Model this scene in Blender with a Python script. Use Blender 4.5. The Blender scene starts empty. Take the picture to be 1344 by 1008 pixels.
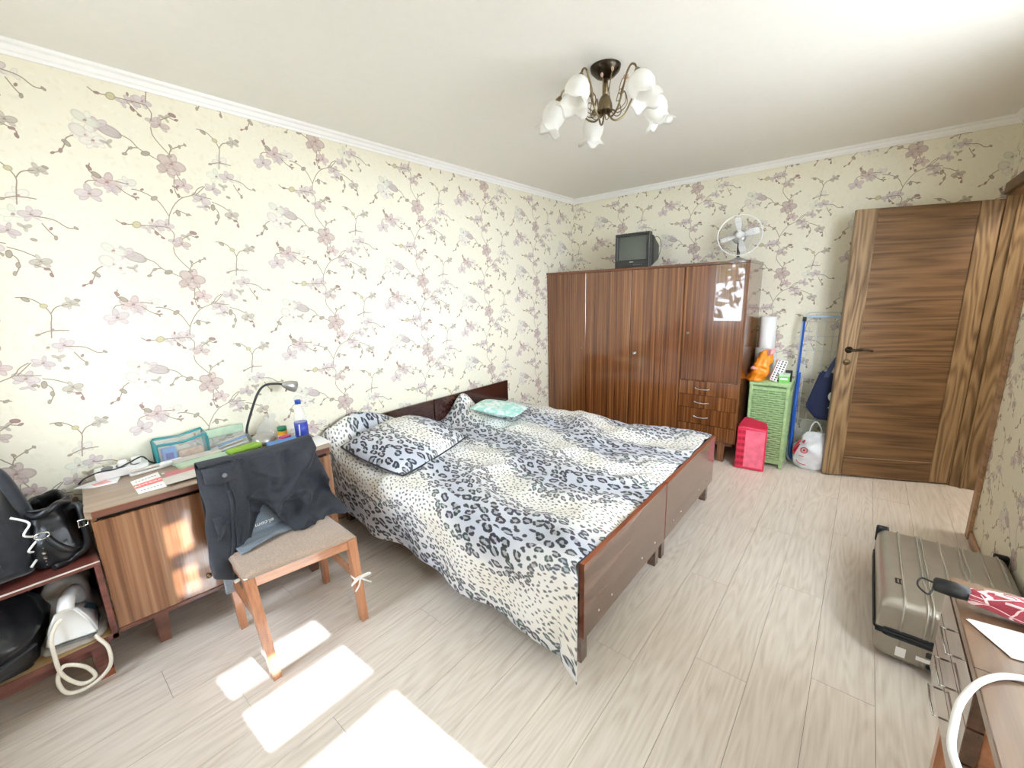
import bpy, bmesh, math, random
import numpy as np
from mathutils import Vector, Matrix, noise

R = math.radians
PI = math.pi
random.seed(7)
SC = bpy.context.scene
COL = SC.collection
H = 2.55                      # ceiling height
RW = 3.34                     # room width (x), left wall at x = 0
BK = -5.15                    # back wall (y), far wall at y = 0

# ------------------------------------------------------------------ camera
yaw, pitch, roll = 0.70056, 0.21123, -0.030497
fw = Vector((-math.sin(yaw) * math.cos(pitch), math.cos(yaw) * math.cos(pitch), -math.sin(pitch)))
r0 = Vector((math.cos(yaw), math.sin(yaw), 0))
u0 = r0.cross(fw)
rt = r0 * math.cos(roll) + u0 * math.sin(roll)
up = u0 * math.cos(roll) - r0 * math.sin(roll)
cam = bpy.data.objects.new('camera', bpy.data.cameras.new('camera'))
COL.objects.link(cam)
cam.data.sensor_width = 36
cam.data.lens = 550.02 / 1344 * 36
cam.data.clip_start = 0.02
M = Matrix((rt, up, -fw)).transposed().to_4x4()
M.translation = (2.708, -4.39685, 1.52164)
cam.matrix_world = M
SC.camera = cam

# ------------------------------------------------------------------ light
w = bpy.data.worlds.new('sky')
SC.world = w
w.use_nodes = True
bg = w.node_tree.nodes['Background']
bg.inputs['Color'].default_value = (0.785, 0.885, 1.0, 1)
bg.inputs['Strength'].default_value = 36.5

def light(name, kind, energy, loc, rot=None, **kw):
    d = bpy.data.lights.new(name, kind)
    d.energy = energy
    for k, v in kw.items():
        setattr(d, k, v)
    o = bpy.data.objects.new(name, d)
    COL.objects.link(o)
    o.location = loc
    if rot is not None:
        o.rotation_euler = rot
    return o

sun = light('sun', 'SUN', 34.0, (9, -3.8, 6), angle=R(0.5), color=(0.96, 0.98, 1.0))
sun.rotation_euler = Vector((-1.0, -0.045, -0.6)).to_track_quat('-Z', 'Y').to_euler()
# sky portals in the window openings, the added one too (they guide sky light in, emit nothing)
p1 = light('sky_portal', 'AREA', 1.0, (RW + 0.17, -3.78, 1.62), (0, R(90), 0), shape='RECTANGLE', size=1.66, size_y=0.42)
p2 = light('sky_portal', 'AREA', 1.0, (0.76, BK - 0.17, 1.58), (R(90), 0, 0), shape='RECTANGLE', size=0.64, size_y=1.5)
p3 = light('sky_portal', 'AREA', 1.0, (RW + 0.17, -2.425, 1.6), (0, R(90), 0), shape='RECTANGLE', size=1.64, size_y=1.68)
hall_fill = light('hall_fill', 'AREA', 24.0, (4.1, -0.6, H - 0.06), (0, 0, 0), shape='SQUARE', size=0.5, color=(1.0, 0.96, 0.9))  # fill light added to brighten the hall and the far end
for p in (p1, p2, p3):
    p.data.cycles.is_portal = True
SC.view_settings.view_transform = 'Standard'
SC.view_settings.look = 'None'
SC.view_settings.gamma = 1.0
SC.view_settings.use_curve_mapping = False
SC.view_settings.exposure = 0.04
SC.cycles.max_bounces = 14
SC.cycles.diffuse_bounces = 10
SC.cycles.glossy_bounces = 5
SC.cycles.transparent_max_bounces = 12
SC.cycles.sample_clamp_indirect = 8
SC.cycles.caustics_reflective = False
SC.cycles.caustics_refractive = False

# ------------------------------------------------------------------ mesh helpers
def box(bm, x0, x1, y0, y1, z0, z1, bev=0.0, M=None, seg=1):
    vs = bmesh.ops.create_cube(bm, size=1)['verts']
    for v in vs:
        v.co = Vector(((x0 + x1) / 2 + v.co.x * (x1 - x0), (y0 + y1) / 2 + v.co.y * (y1 - y0), (z0 + z1) / 2 + v.co.z * (z1 - z0)))
    if M is not None:
        bmesh.ops.transform(bm, matrix=M, verts=vs)
    if bev > 0:
        es = list({e for v in vs for e in v.link_edges})
        bmesh.ops.bevel(bm, geom=es, offset=bev, segments=seg, profile=0.5, affect='EDGES')
    return bm

def nb():
    return bmesh.new()

def bxm(*a, **k):
    return box(nb(), *a, **k)

def tube(bm, pts, r, n=8, closed=False):
    pts = [Vector(p) for p in pts]
    N = len(pts)
    rs = r if isinstance(r, (list, tuple)) else [r] * N
    rings = []
    prev = None
    for i, p in enumerate(pts):
        if closed:
            t = pts[(i + 1) % N] - pts[i - 1]
        else:
            t = pts[min(i + 1, N - 1)] - pts[max(i - 1, 0)]
        if t.length < 1e-9:
            t = Vector((0, 0, 1))
        t.normalize()
        if prev is None:
            a = Vector((0, 0, 1)) if abs(t.z) < 0.9 else Vector((1, 0, 0))
            nrm = t.cross(a).normalized()
        else:
            nrm = prev - t * prev.dot(t)
            if nrm.length < 1e-6:
                nrm = t.orthogonal()
            nrm.normalize()
        prev = nrm
        b = t.cross(nrm)
        rings.append([bm.verts.new(p + (nrm * math.cos(2 * PI * k / n) + b * math.sin(2 * PI * k / n)) * rs[i]) for k in range(n)])
    for i in range(N if closed else N - 1):
        A, B = rings[i], rings[(i + 1) % N]
        for k in range(n):
            bm.faces.new((A[k], A[(k + 1) % n], B[(k + 1) % n], B[k])).smooth = True
    if not closed:
        bm.faces.new(rings[0][::-1])
        bm.faces.new(rings[-1])
    return bm

def tb(*a, **k):
    return tube(nb(), *a, **k)

def lathe(bm, prof, n=24, M=None, wave=None):
    rings = []
    allv = []
    for j, (r, z) in enumerate(prof):
        ring = []
        for k in range(n):
            a = 2 * PI * k / n
            rr, zz = r, z
            if wave:
                rr, zz = wave(j, a, r, z)
            ring.append(bm.verts.new((rr * math.cos(a), rr * math.sin(a), zz)))
        rings.append(ring)
        allv += ring
    for A, B in zip(rings, rings[1:]):
        for k in range(n):
            bm.faces.new((A[k], A[(k + 1) % n], B[(k + 1) % n], B[k])).smooth = True
    if prof[0][0] > 1e-5:
        bm.faces.new(rings[0][::-1])
    if prof[-1][0] > 1e-5:
        bm.faces.new(rings[-1])
    if M is not None:
        bmesh.ops.transform(bm, matrix=M, verts=allv)
    bmesh.ops.remove_doubles(bm, verts=allv, dist=1e-5)
    return bm

def lt(*a, **k):
    return lathe(nb(), *a, **k)

def prism(bm, poly, h0, h1, axis='z', M=None):
    def P(a, b, h):
        return {'z': (a, b, h), 'y': (a, h, b), 'x': (h, a, b)}[axis]
    A = [bm.verts.new(P(a, b, h0)) for a, b in poly]
    B = [bm.verts.new(P(a, b, h1)) for a, b in poly]
    n = len(poly)
    fs = [bm.faces.new(A), bm.faces.new(B[::-1])]
    for i in range(n):
        fs.append(bm.faces.new((A[i], B[i], B[(i + 1) % n], A[(i + 1) % n])))
    bmesh.ops.recalc_face_normals(bm, faces=fs)
    if M is not None:
        bmesh.ops.transform(bm, matrix=M, verts=A + B)
    return bm

def loft(bm, rings, n=28, amp=0.0, fr=8.0, seed=0.0, cap=True, sub=1, ridge=0.0, rf=5.0):
    """rings: (cx, cy, z, rx, ry, exponent); sub = extra rings between, ridge = crease height"""
    if sub > 1:
        rr = []
        m = len(rings)
        for i in range(m - 1):
            a, b, c, d = rings[max(i - 1, 0)], rings[i], rings[i + 1], rings[min(i + 2, m - 1)]
            for j in range(sub):
                t = j / sub
                rr.append(tuple(0.5 * (2 * q + (r - p) * t + (2 * p - 5 * q + 4 * r - w_) * t * t + (3 * q - p - 3 * r + w_) * t ** 3) for p, q, r, w_ in zip(a, b, c, d)))
        rr.append(rings[-1])
        rings = rr
    out = []
    for cx, cy, z, rx, ry, e in rings:
        row = []
        for k in range(n):
            a = 2 * PI * k / n
            c, s = math.cos(a), math.sin(a)
            p = Vector((cx + rx * math.copysign(abs(c) ** (2 / e), c), cy + ry * math.copysign(abs(s) ** (2 / e), s), z))
            q = p.copy()
            sv = Vector((seed, seed, seed))
            if amp:
                p += noise.noise_vector(q * fr + sv) * amp
            if ridge:
                v = 1 - abs(noise.noise(Vector((q.x * rf, q.y * rf, q.z * rf * 1.4)) + sv)) * 2.2
                v2 = 1 - abs(noise.noise(q * rf * 2.3 + sv * 2)) * 2.2
                p += Vector((c, s, 0.15)) * ridge * (max(v, 0) ** 2 + 0.4 * max(v2, 0) ** 2 - 0.4)
            row.append(bm.verts.new(p))
        out.append(row)
    for A, B in zip(out, out[1:]):
        for k in range(n):
            bm.faces.new((A[k], A[(k + 1) % n], B[(k + 1) % n], B[k])).smooth = True
    if cap:
        bm.faces.new(out[0][::-1])
        bm.faces.new(out[-1])
    return bm

def cat(pts, k=8, closed=False):
    P = [Vector(p) for p in pts]
    n = len(P)
    out = []
    for i in range(n if closed else n - 1):
        if closed:
            a, b, c, d = P[(i - 1) % n], P[i], P[(i + 1) % n], P[(i + 2) % n]
        else:
            a, b, c, d = P[max(i - 1, 0)], P[i], P[i + 1], P[min(i + 2, n - 1)]
        for j in range(k):
            t = j / k
            out.append(0.5 * ((2 * b) + (c - a) * t + (2 * a - 5 * b + 4 * c - d) * t * t + (3 * b - a - 3 * c + d) * t ** 3))
    if not closed:
        out.append(P[-1])
    return out

def obj(name, bm, mat, parent=None, smooth=False, loc=None, rot=None):
    me = bpy.data.meshes.new(name)
    bm.to_mesh(me)
    bm.free()
    if smooth:
        for p in me.polygons:
            p.use_smooth = True
    me.materials.append(mat)
    o = bpy.data.objects.new(name, me)
    COL.objects.link(o)
    if parent:
        o.parent = parent
    if loc is not None:
        o.location = loc
    if rot is not None:
        o.rotation_euler = rot
    return o

def tag(o, label, cat_, group=None):
    o['label'] = label
    o['category'] = cat_
    if group:
        o['group'] = group
    return o

def thing(name, label, cat_, loc=(0, 0, 0), rz=0.0, group=None):
    o = bpy.data.objects.new(name, None)
    o.empty_display_size = 0.05
    COL.objects.link(o)
    o.location = loc
    o.rotation_euler = (0, 0, rz)
    return tag(o, label, cat_, group)

def inst(o, parent=None, loc=None, rot=None):
    c = o.copy()
    COL.objects.link(c)
    if parent:
        c.parent = parent
    if loc is not None:
        c.location = loc
    if rot is not None:
        c.rotation_euler = rot
    return c

def struct(o):
    o['kind'] = 'structure'
    return o

def sheet(name, f, nu, nv, mat, parent=None, thick=0.0, uv=None, offset=0.0):
    """grid surface f(u,v) -> xyz; uv(u,v) -> metres"""
    co = []
    for j in range(nv + 1):
        for i in range(nu + 1):
            co.append(tuple(f(i / nu, j / nv)))
    W = nu + 1
    fa = [(j * W + i, j * W + i + 1, (j + 1) * W + i + 1, (j + 1) * W + i) for j in range(nv) for i in range(nu)]
    me = bpy.data.meshes.new(name)
    me.from_pydata(co, [], fa)
    for p in me.polygons:
        p.use_smooth = True
    if uv:
        L = me.uv_layers.new(name='UVMap')
        tab = [uv(i / nu, j / nv) for j in range(nv + 1) for i in range(nu + 1)]
        for lp in me.loops:
            L.data[lp.index].uv = tab[lp.vertex_index]
    me.materials.append(mat)
    o = bpy.data.objects.new(name, me)
    COL.objects.link(o)
    if parent:
        o.parent = parent
    if thick:
        m = o.modifiers.new('thickness', 'SOLIDIFY')
        m.thickness = thick
        m.offset = offset
    return o

def text(name, body, size, mat, parent, M, ext=0.0004, align='CENTER'):
    c = bpy.data.curves.new(name, 'FONT')
    c.body = body
    c.size = size
    c.extrude = ext
    c.align_x = align
    c.align_y = 'CENTER'
    c.materials.append(mat)
    tmp = bpy.data.objects.new(name + '_curve', c)
    COL.objects.link(tmp)
    bpy.context.view_layer.update()
    me = bpy.data.meshes.new_from_object(tmp.evaluated_get(bpy.context.evaluated_depsgraph_get()))
    bpy.data.objects.remove(tmp)
    o = bpy.data.objects.new(name, me)
    COL.objects.link(o)
    if parent:
        o.parent = parent
    o.matrix_local = M
    return o

def frame_m(origin, xd, yd):
    x = Vector(xd).normalized()
    y = Vector(yd)
    y = (y - x * y.dot(x)).normalized()
    z = x.cross(y)
    m = Matrix((x, y, z)).transposed().to_4x4()
    m.translation = origin
    return m

def lerp(a, b, t):
    return a + (b - a) * t

def sst(a, b, x):
    t = min(1, max(0, (x - a) / (b - a)))
    return t * t * (3 - 2 * t)

# ------------------------------------------------------------------ materials
def lin(r, g, b):
    def f(c):
        c /= 255.0
        return c / 12.92 if c <= 0.04045 else ((c + 0.055) / 1.055) ** 2.4
    return (f(r), f(g), f(b), 1.0)

def newmat(name):
    m = bpy.data.materials.new(name)
    m.use_nodes = True
    t = m.node_tree
    return m, t.nodes, t.links, t.nodes['Principled BSDF']

def setp(b, rough=0.5, metal=0.0, coat=0.0, crough=0.05, spec=0.5, sheen=0.0, trans=0.0):
    b.inputs['Roughness'].default_value = rough
    b.inputs['Metallic'].default_value = metal
    b.inputs['Coat Weight'].default_value = coat
    b.inputs['Coat Roughness'].default_value = crough
    b.inputs['Specular IOR Level'].default_value = spec
    b.inputs['Sheen Weight'].default_value = sheen
    b.inputs['Transmission Weight'].default_value = trans

def objvec(n, l, scale, rnd=0.0):
    tc = n.new('ShaderNodeTexCoord')
    mp = n.new('ShaderNodeMapping')
    mp.inputs['Scale'].default_value = scale
    if rnd:
        oi = n.new('ShaderNodeObjectInfo')
        mu = n.new('ShaderNodeMath')
        mu.operation = 'MULTIPLY'
        mu.inputs[1].default_value = rnd
        l.new(oi.outputs['Random'], mu.inputs[0])
        va = n.new('ShaderNodeVectorMath')
        va.operation = 'ADD'
        l.new(tc.outputs['Object'], va.inputs[0])
        l.new(mu.outputs[0], va.inputs[1])
        l.new(va.outputs[0], mp.inputs['Vector'])
    else:
        l.new(tc.outputs['Object'], mp.inputs['Vector'])
    return mp.outputs['Vector']

def plain(name, rgb, rough=0.5, metal=0.0, coat=0.0, var=0.06, scale=30.0, bump=0.0, bscale=200.0, **k):
    m, n, l, b = newmat(name)
    setp(b, rough, metal, coat, **k)
    c = lin(*rgb)
    nz = n.new('ShaderNodeTexNoise')
    nz.inputs['Scale'].default_value = scale
    nz.inputs['Detail'].default_value = 4
    l.new(objvec(n, l, (1, 1, 1)), nz.inputs['Vector'])
    cr = n.new('ShaderNodeValToRGB')
    cr.color_ramp.elements[0].position = 0.3
    cr.color_ramp.elements[1].position = 0.7
    cr.color_ramp.elements[0].color = tuple(x * (1 - var) for x in c[:3]) + (1,)
    cr.color_ramp.elements[1].color = tuple(min(1, x * (1 + var)) for x in c[:3]) + (1,)
    l.new(nz.outputs['Fac'], cr.inputs['Fac'])
    l.new(cr.outputs['Color'], b.inputs['Base Color'])
    if bump:
        nb_ = n.new('ShaderNodeTexNoise')
        nb_.inputs['Scale'].default_value = bscale
        nb_.inputs['Detail'].default_value = 3
        l.new(objvec(n, l, (1, 1, 1)), nb_.inputs['Vector'])
        bp = n.new('ShaderNodeBump')
        bp.inputs['Strength'].default_value = bump
        bp.inputs['Distance'].default_value = 0.002
        l.new(nb_.outputs['Fac'], bp.inputs['Height'])
        l.new(bp.outputs['Normal'], b.inputs['Normal'])
    return m

def wood(name, cols, axis='z', f=45.0, stretch=0.03, cont=(3.0, 0.25, 30.0), mixc=0.4, rough=0.35, coat=0.0, crough=0.04, rnd=9.0, bump=0.05, spec=0.5):
    m, n, l, b = newmat(name)
    setp(b, rough, 0, coat, crough, spec)
    ai = 'xyz'.index(axis)
    s1 = [f] * 3
    s1[ai] = f * stretch
    s2 = [cont[0]] * 3
    s2[ai] = cont[1]
    n1 = n.new('ShaderNodeTexNoise')
    n1.inputs['Scale'].default_value = 1
    n1.inputs['Detail'].default_value = 6
    n1.inputs['Roughness'].default_value = 0.65
    l.new(objvec(n, l, s1, rnd), n1.inputs['Vector'])
    n2 = n.new('ShaderNodeTexNoise')
    n2.inputs['Scale'].default_value = 1
    n2.inputs['Detail'].default_value = 2
    n2.inputs['Roughness'].default_value = 0.4
    l.new(objvec(n, l, s2, rnd), n2.inputs['Vector'])
    mu = n.new('ShaderNodeMath'); mu.operation = 'MULTIPLY'; mu.inputs[1].default_value = cont[2]
    l.new(n2.outputs['Fac'], mu.inputs[0])
    sn = n.new('ShaderNodeMath'); sn.operation = 'SINE'
    l.new(mu.outputs[0], sn.inputs[0])
    ma = n.new('ShaderNodeMath'); ma.operation = 'MULTIPLY_ADD'; ma.inputs[1].default_value = 0.5; ma.inputs[2].default_value = 0.5
    l.new(sn.outputs[0], ma.inputs[0])
    st = n.new('ShaderNodeMapRange')
    st.inputs['From Min'].default_value = 0.28
    st.inputs['From Max'].default_value = 0.72
    l.new(n1.outputs['Fac'], st.inputs['Value'])
    mx = n.new('ShaderNodeMix')
    mx.inputs[0].default_value = mixc
    l.new(st.outputs[0], mx.inputs[2])
    l.new(ma.outputs[0], mx.inputs[3])
    cr = n.new('ShaderNodeValToRGB')
    el = cr.color_ramp.elements
    while len(el) < len(cols):
        el.new(0.5)
    for i, c in enumerate(cols):
        el[i].position = 0.08 + 0.84 * i / (len(cols) - 1)
        el[i].color = lin(*c)
    l.new(mx.outputs[0], cr.inputs['Fac'])
    l.new(cr.outputs['Color'], b.inputs['Base Color'])
    if bump:
        bp = n.new('ShaderNodeBump')
        bp.inputs['Strength'].default_value = bump
        bp.inputs['Distance'].default_value = 0.001
        l.new(mx.outputs[0], bp.inputs['Height'])
        l.new(bp.outputs['Normal'], b.inputs['Normal'])
    return m

def clear(name, rgb=(240, 245, 245), alpha=0.25, rough=0.08):
    """thin clear plastic / window glass: see-through film with a surface gloss"""
    m, n, l, b = newmat(name)
    setp(b, rough, 0, 0)
    nz = n.new('ShaderNodeTexNoise')
    nz.inputs['Scale'].default_value = 40
    l.new(objvec(n, l, (1, 1, 1)), nz.inputs['Vector'])
    mr = n.new('ShaderNodeMapRange')
    mr.inputs['To Min'].default_value = alpha * 0.8
    mr.inputs['To Max'].default_value = alpha * 1.2
    l.new(nz.outputs['Fac'], mr.inputs['Value'])
    l.new(mr.outputs[0], b.inputs['Alpha'])
    b.inputs['Base Color'].default_value = lin(*rgb)
    return m

# ---- printed patterns, computed here as pixel arrays
class Canvas:
    def __init__(s, w, h, ppm, rgb):
        s.W, s.H, s.ppm = int(round(w * ppm)), int(round(h * ppm)), ppm
        s.a = np.ones((s.H, s.W, 3), np.float32) * (np.array(rgb, np.float32) / 255)
    def _put(s, x0, x1, y0, y1, fn):
        ix = np.arange(int(math.floor(x0 * s.ppm)) - 1, int(math.ceil(x1 * s.ppm)) + 2)
        iy = np.arange(int(math.floor(y0 * s.ppm)) - 1, int(math.ceil(y1 * s.ppm)) + 2)
        X, Y = np.meshgrid((ix + 0.5) / s.ppm, (iy + 0.5) / s.ppm)
        al, col = fn(X, Y)
        g = np.ix_(iy % s.H, ix % s.W)
        al = al[..., None]
        s.a[g] = s.a[g] * (1 - al) + al * col
    def line(s, pts, wd, rgb, al=1.0):
        c = np.array(rgb, np.float32) / 255
        for (ax, ay), (bx, by) in zip(pts, pts[1:]):
            def fn(X, Y):
                dx, dy = bx - ax, by - ay
                t = np.clip(((X - ax) * dx + (Y - ay) * dy) / (dx * dx + dy * dy + 1e-12), 0, 1)
                d = np.hypot(X - ax - t * dx, Y - ay - t * dy)
                return np.clip((wd / 2 - d) * s.ppm + 0.5, 0, 1) * al, c
            s._put(min(ax, bx) - wd, max(ax, bx) + wd, min(ay, by) - wd, max(ay, by) + wd, fn)
    def ell(s, cx, cy, rx, ry, rot, rgb, edge=None, al=1.0, soft=0.0, grad=0.0):
        c = np.array(rgb, np.float32) / 255
        e = c if edge is None else np.array(edge, np.float32) / 255
        cr, sr = math.cos(rot), math.sin(rot)
        m = max(rx, ry)
        def fn(X, Y):
            u = (X - cx) * cr + (Y - cy) * sr
            v = -(X - cx) * sr + (Y - cy) * cr
            q = np.sqrt((u / rx) ** 2 + (v / ry) ** 2)
            d = (1 - q) * min(rx, ry)
            a = np.clip(d * s.ppm + 0.5, 0, 1) if soft <= 0 else np.clip(d / (soft * min(rx, ry)), 0, 1)
            t = np.clip((q - 0.55) / 0.45, 0, 1)[..., None] ** 2
            col = c * (1 - t) + e * t
            return a * al, col
        s._put(cx - m, cx + m, cy - m, cy + m, fn)
    def image(s, name):
        im = bpy.data.images.new(name, s.W, s.H, alpha=False)
        px = np.ones((s.H, s.W, 4), np.float32)
        px[..., :3] = np.clip(s.a, 0, 1)
        im.pixels.foreach_set(px.ravel())
        im.update()
        return im
# ------------------------------------------------------------------ wallpaper print (orchid sprays)
STEMS= [[(0.167, 0.165), (0.139, 0.147), (0.116, 0.117), (0.068, 0.095), (0.04, 0.07), (0.019, 0.04), (0.001, 0.003), (-0.008, -0.041)], [(0.0, 0.0), (-0.022, 0.05), (-0.041, 0.074), (-0.075, 0.095), (-0.106, 0.105), (-0.124, 0.106)], [(0.018, 0.015), (0.041, 0.031), (0.066, 0.021), (0.093, 0.014)], [(-0.203, -0.038), (-0.18, -0.052), (-0.132, -0.052), (-0.083, -0.052), (-0.039, -0.052), (-0.01, -0.055)], [(-0.078, -0.059), (-0.038, -0.105)], [(-0.008, -0.057), (0.006, -0.083), (-0.002, -0.119)], [(-0.007, -0.148), (-0.004, -0.183), (0.021, -0.223), (0.047, -0.255)], [(0.047, -0.255), (0.058, -0.23), (0.094, -0.208), (0.122, -0.194)], [(0.057, -0.237), (0.054, -0.212)], [(-0.127, -0.205), (-0.092, -0.223), (-0.071, -0.25), (-0.041, -0.269), (0.006, -0.293)], [(-0.071, -0.25), (-0.101, -0.259), (-0.123, -0.287)], [(0.051, -0.348), (0.043, -0.398), (0.048, -0.437), (0.071, -0.449)], [(0.062, -0.343), (0.073, -0.367)], [(0.18, -0.108), (0.214, -0.111), (0.246, -0.137), (0.268, -0.179), (0.261, -0.224), (0.252, -0.282)], [(0.268, -0.179), (0.288, -0.152), (0.323, -0.141)], [(0.215, -0.265), (0.257, -0.251), (0.31, -0.254)], [(0.174, -0.38), (0.128, -0.427)], [(0.309, -0.35), (0.326, -0.383), (0.344, -0.408)], [(0.288, -0.322), (0.346, -0.332), (0.382, -0.36), (0.415, -0.36)], [(0.12, -0.427), (0.193, -0.438)], [(0.195, -0.452), (0.233, -0.466), (0.264, -0.485)], [(0.188, -0.47), (0.213, -0.494), (0.215, -0.526), (0.199, -0.559)], [(-0.279, -0.436), (-0.266, -0.425), (-0.239, -0.42)], [(-0.251, -0.352), (-0.258, -0.383), (-0.235, -0.4)], [(-0.177, -0.412), (-0.143, -0.418)], [(-0.177, -0.432), (-0.15, -0.457), (-0.118, -0.477)], [(0.259, -0.52), (0.299, -0.541), (0.3, -0.561)], [(0.036, -0.105), (0.087, -0.072)], [(0.074, -0.085), (0.101, -0.094)], [(-0.283, -0.246), (-0.307, -0.264), (-0.316, -0.289), (-0.333, -0.318), (-0.361, -0.333)]]
FLOWERS= [(-0.095, -0.066, 0.032, 'l'), (-0.059, -0.055, 0.038, 'l'), (-0.021, -0.042, 0.04, 'l'), (0.029, -0.129, 0.045, 'r'), (0.004, -0.115, 0.032, 'l'), (0.056, -0.091, 0.028, 'k'), (0.048, -0.299, 0.066, 'r'), (0.025, -0.331, 0.045, 'r'), (0.082, -0.391, 0.045, 'p'), (0.049, -0.405, 0.019, 'd'), (-0.163, -0.2, 0.062, 'e'), (-0.196, -0.185, 0.043, 'l'), (-0.24, -0.236, 0.066, 'w'), (-0.223, -0.254, 0.053, 'w'), (-0.235, -0.176, 0.055, 'g'), (-0.178, -0.254, 0.028, 'k'), (0.336, -0.137, 0.036, 'k'), (0.262, -0.246, 0.043, 'w'), (0.208, -0.387, 0.043, 'l'), (0.234, -0.322, 0.051, 'g'), (0.284, -0.318, 0.043, 'l'), (0.329, -0.332, 0.032, 'w'), (0.256, -0.369, 0.026, 'k'), (0.148, -0.446, 0.049, 'l'), (0.15, -0.482, 0.032, 'l'), (0.278, -0.507, 0.04, 'k'), (-0.273, -0.481, 0.055, 'l'), (-0.206, -0.423, 0.059, 'p'), (-0.193, -0.451, 0.034, 'l'), (-0.136, -0.418, 0.043, 'w'), (-0.117, -0.474, 0.017, 'd')]
BUDS= [(-0.177, -0.052, 0.0096, 'd'), (-0.132, -0.052, 0.0213, 'y'), (-0.063, -0.085, 0.0106, 'd'), (-0.041, -0.105, 0.0085, 'd'), (0.087, -0.071, 0.0149, 'd'), (0.1, -0.089, 0.0085, 'd'), (-0.07, -0.026, 0.0075, 'd'), (0.057, -0.215, 0.0085, 'b'), (0.094, -0.21, 0.0085, 'b'), (0.118, -0.196, 0.0075, 'b'), (-0.098, -0.257, 0.0096, 'b'), (-0.123, -0.287, 0.0096, 'b'), (-0.046, -0.269, 0.017, 'b'), (0.046, -0.262, 0.0096, 'b'), (0.028, -0.424, 0.0096, 'd'), (0.054, -0.442, 0.0096, 'd'), (0.039, 0.02, 0.0149, 'b'), (0.079, 0.016, 0.0096, 'b'), (-0.086, 0.11, 0.0075, 'd'), (-0.046, 0.077, 0.0149, 'b'), (0.206, -0.117, 0.0128, 'b'), (0.253, -0.145, 0.0149, 'y'), (0.359, -0.123, 0.0096, 'b'), (0.215, -0.265, 0.0085, 'b'), (0.167, -0.478, 0.0096, 'b'), (0.274, -0.418, 0.0096, 'b'), (0.34, -0.406, 0.0096, 'b'), (0.409, -0.36, 0.0085, 'b'), (0.332, -0.369, 0.0075, 'd'), (0.195, -0.479, 0.016, 'b'), (0.212, -0.523, 0.0117, 'b'), (0.197, -0.556, 0.0096, 'b'), (0.3, -0.561, 0.0096, 'd'), (0.291, -0.536, 0.0096, 'd'), (-0.256, -0.371, 0.0117, 'd'), (-0.237, -0.397, 0.017, 'b'), (-0.115, -0.459, 0.0075, 'd'), (0.178, -0.483, 0.0064, 'b'), (-0.309, -0.284, 0.0148, 'b'), (-0.333, -0.318, 0.0099, 'd'), (-0.359, -0.332, 0.0074, 'd'), (-0.316, -0.275, 0.0082, 'b')]
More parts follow.
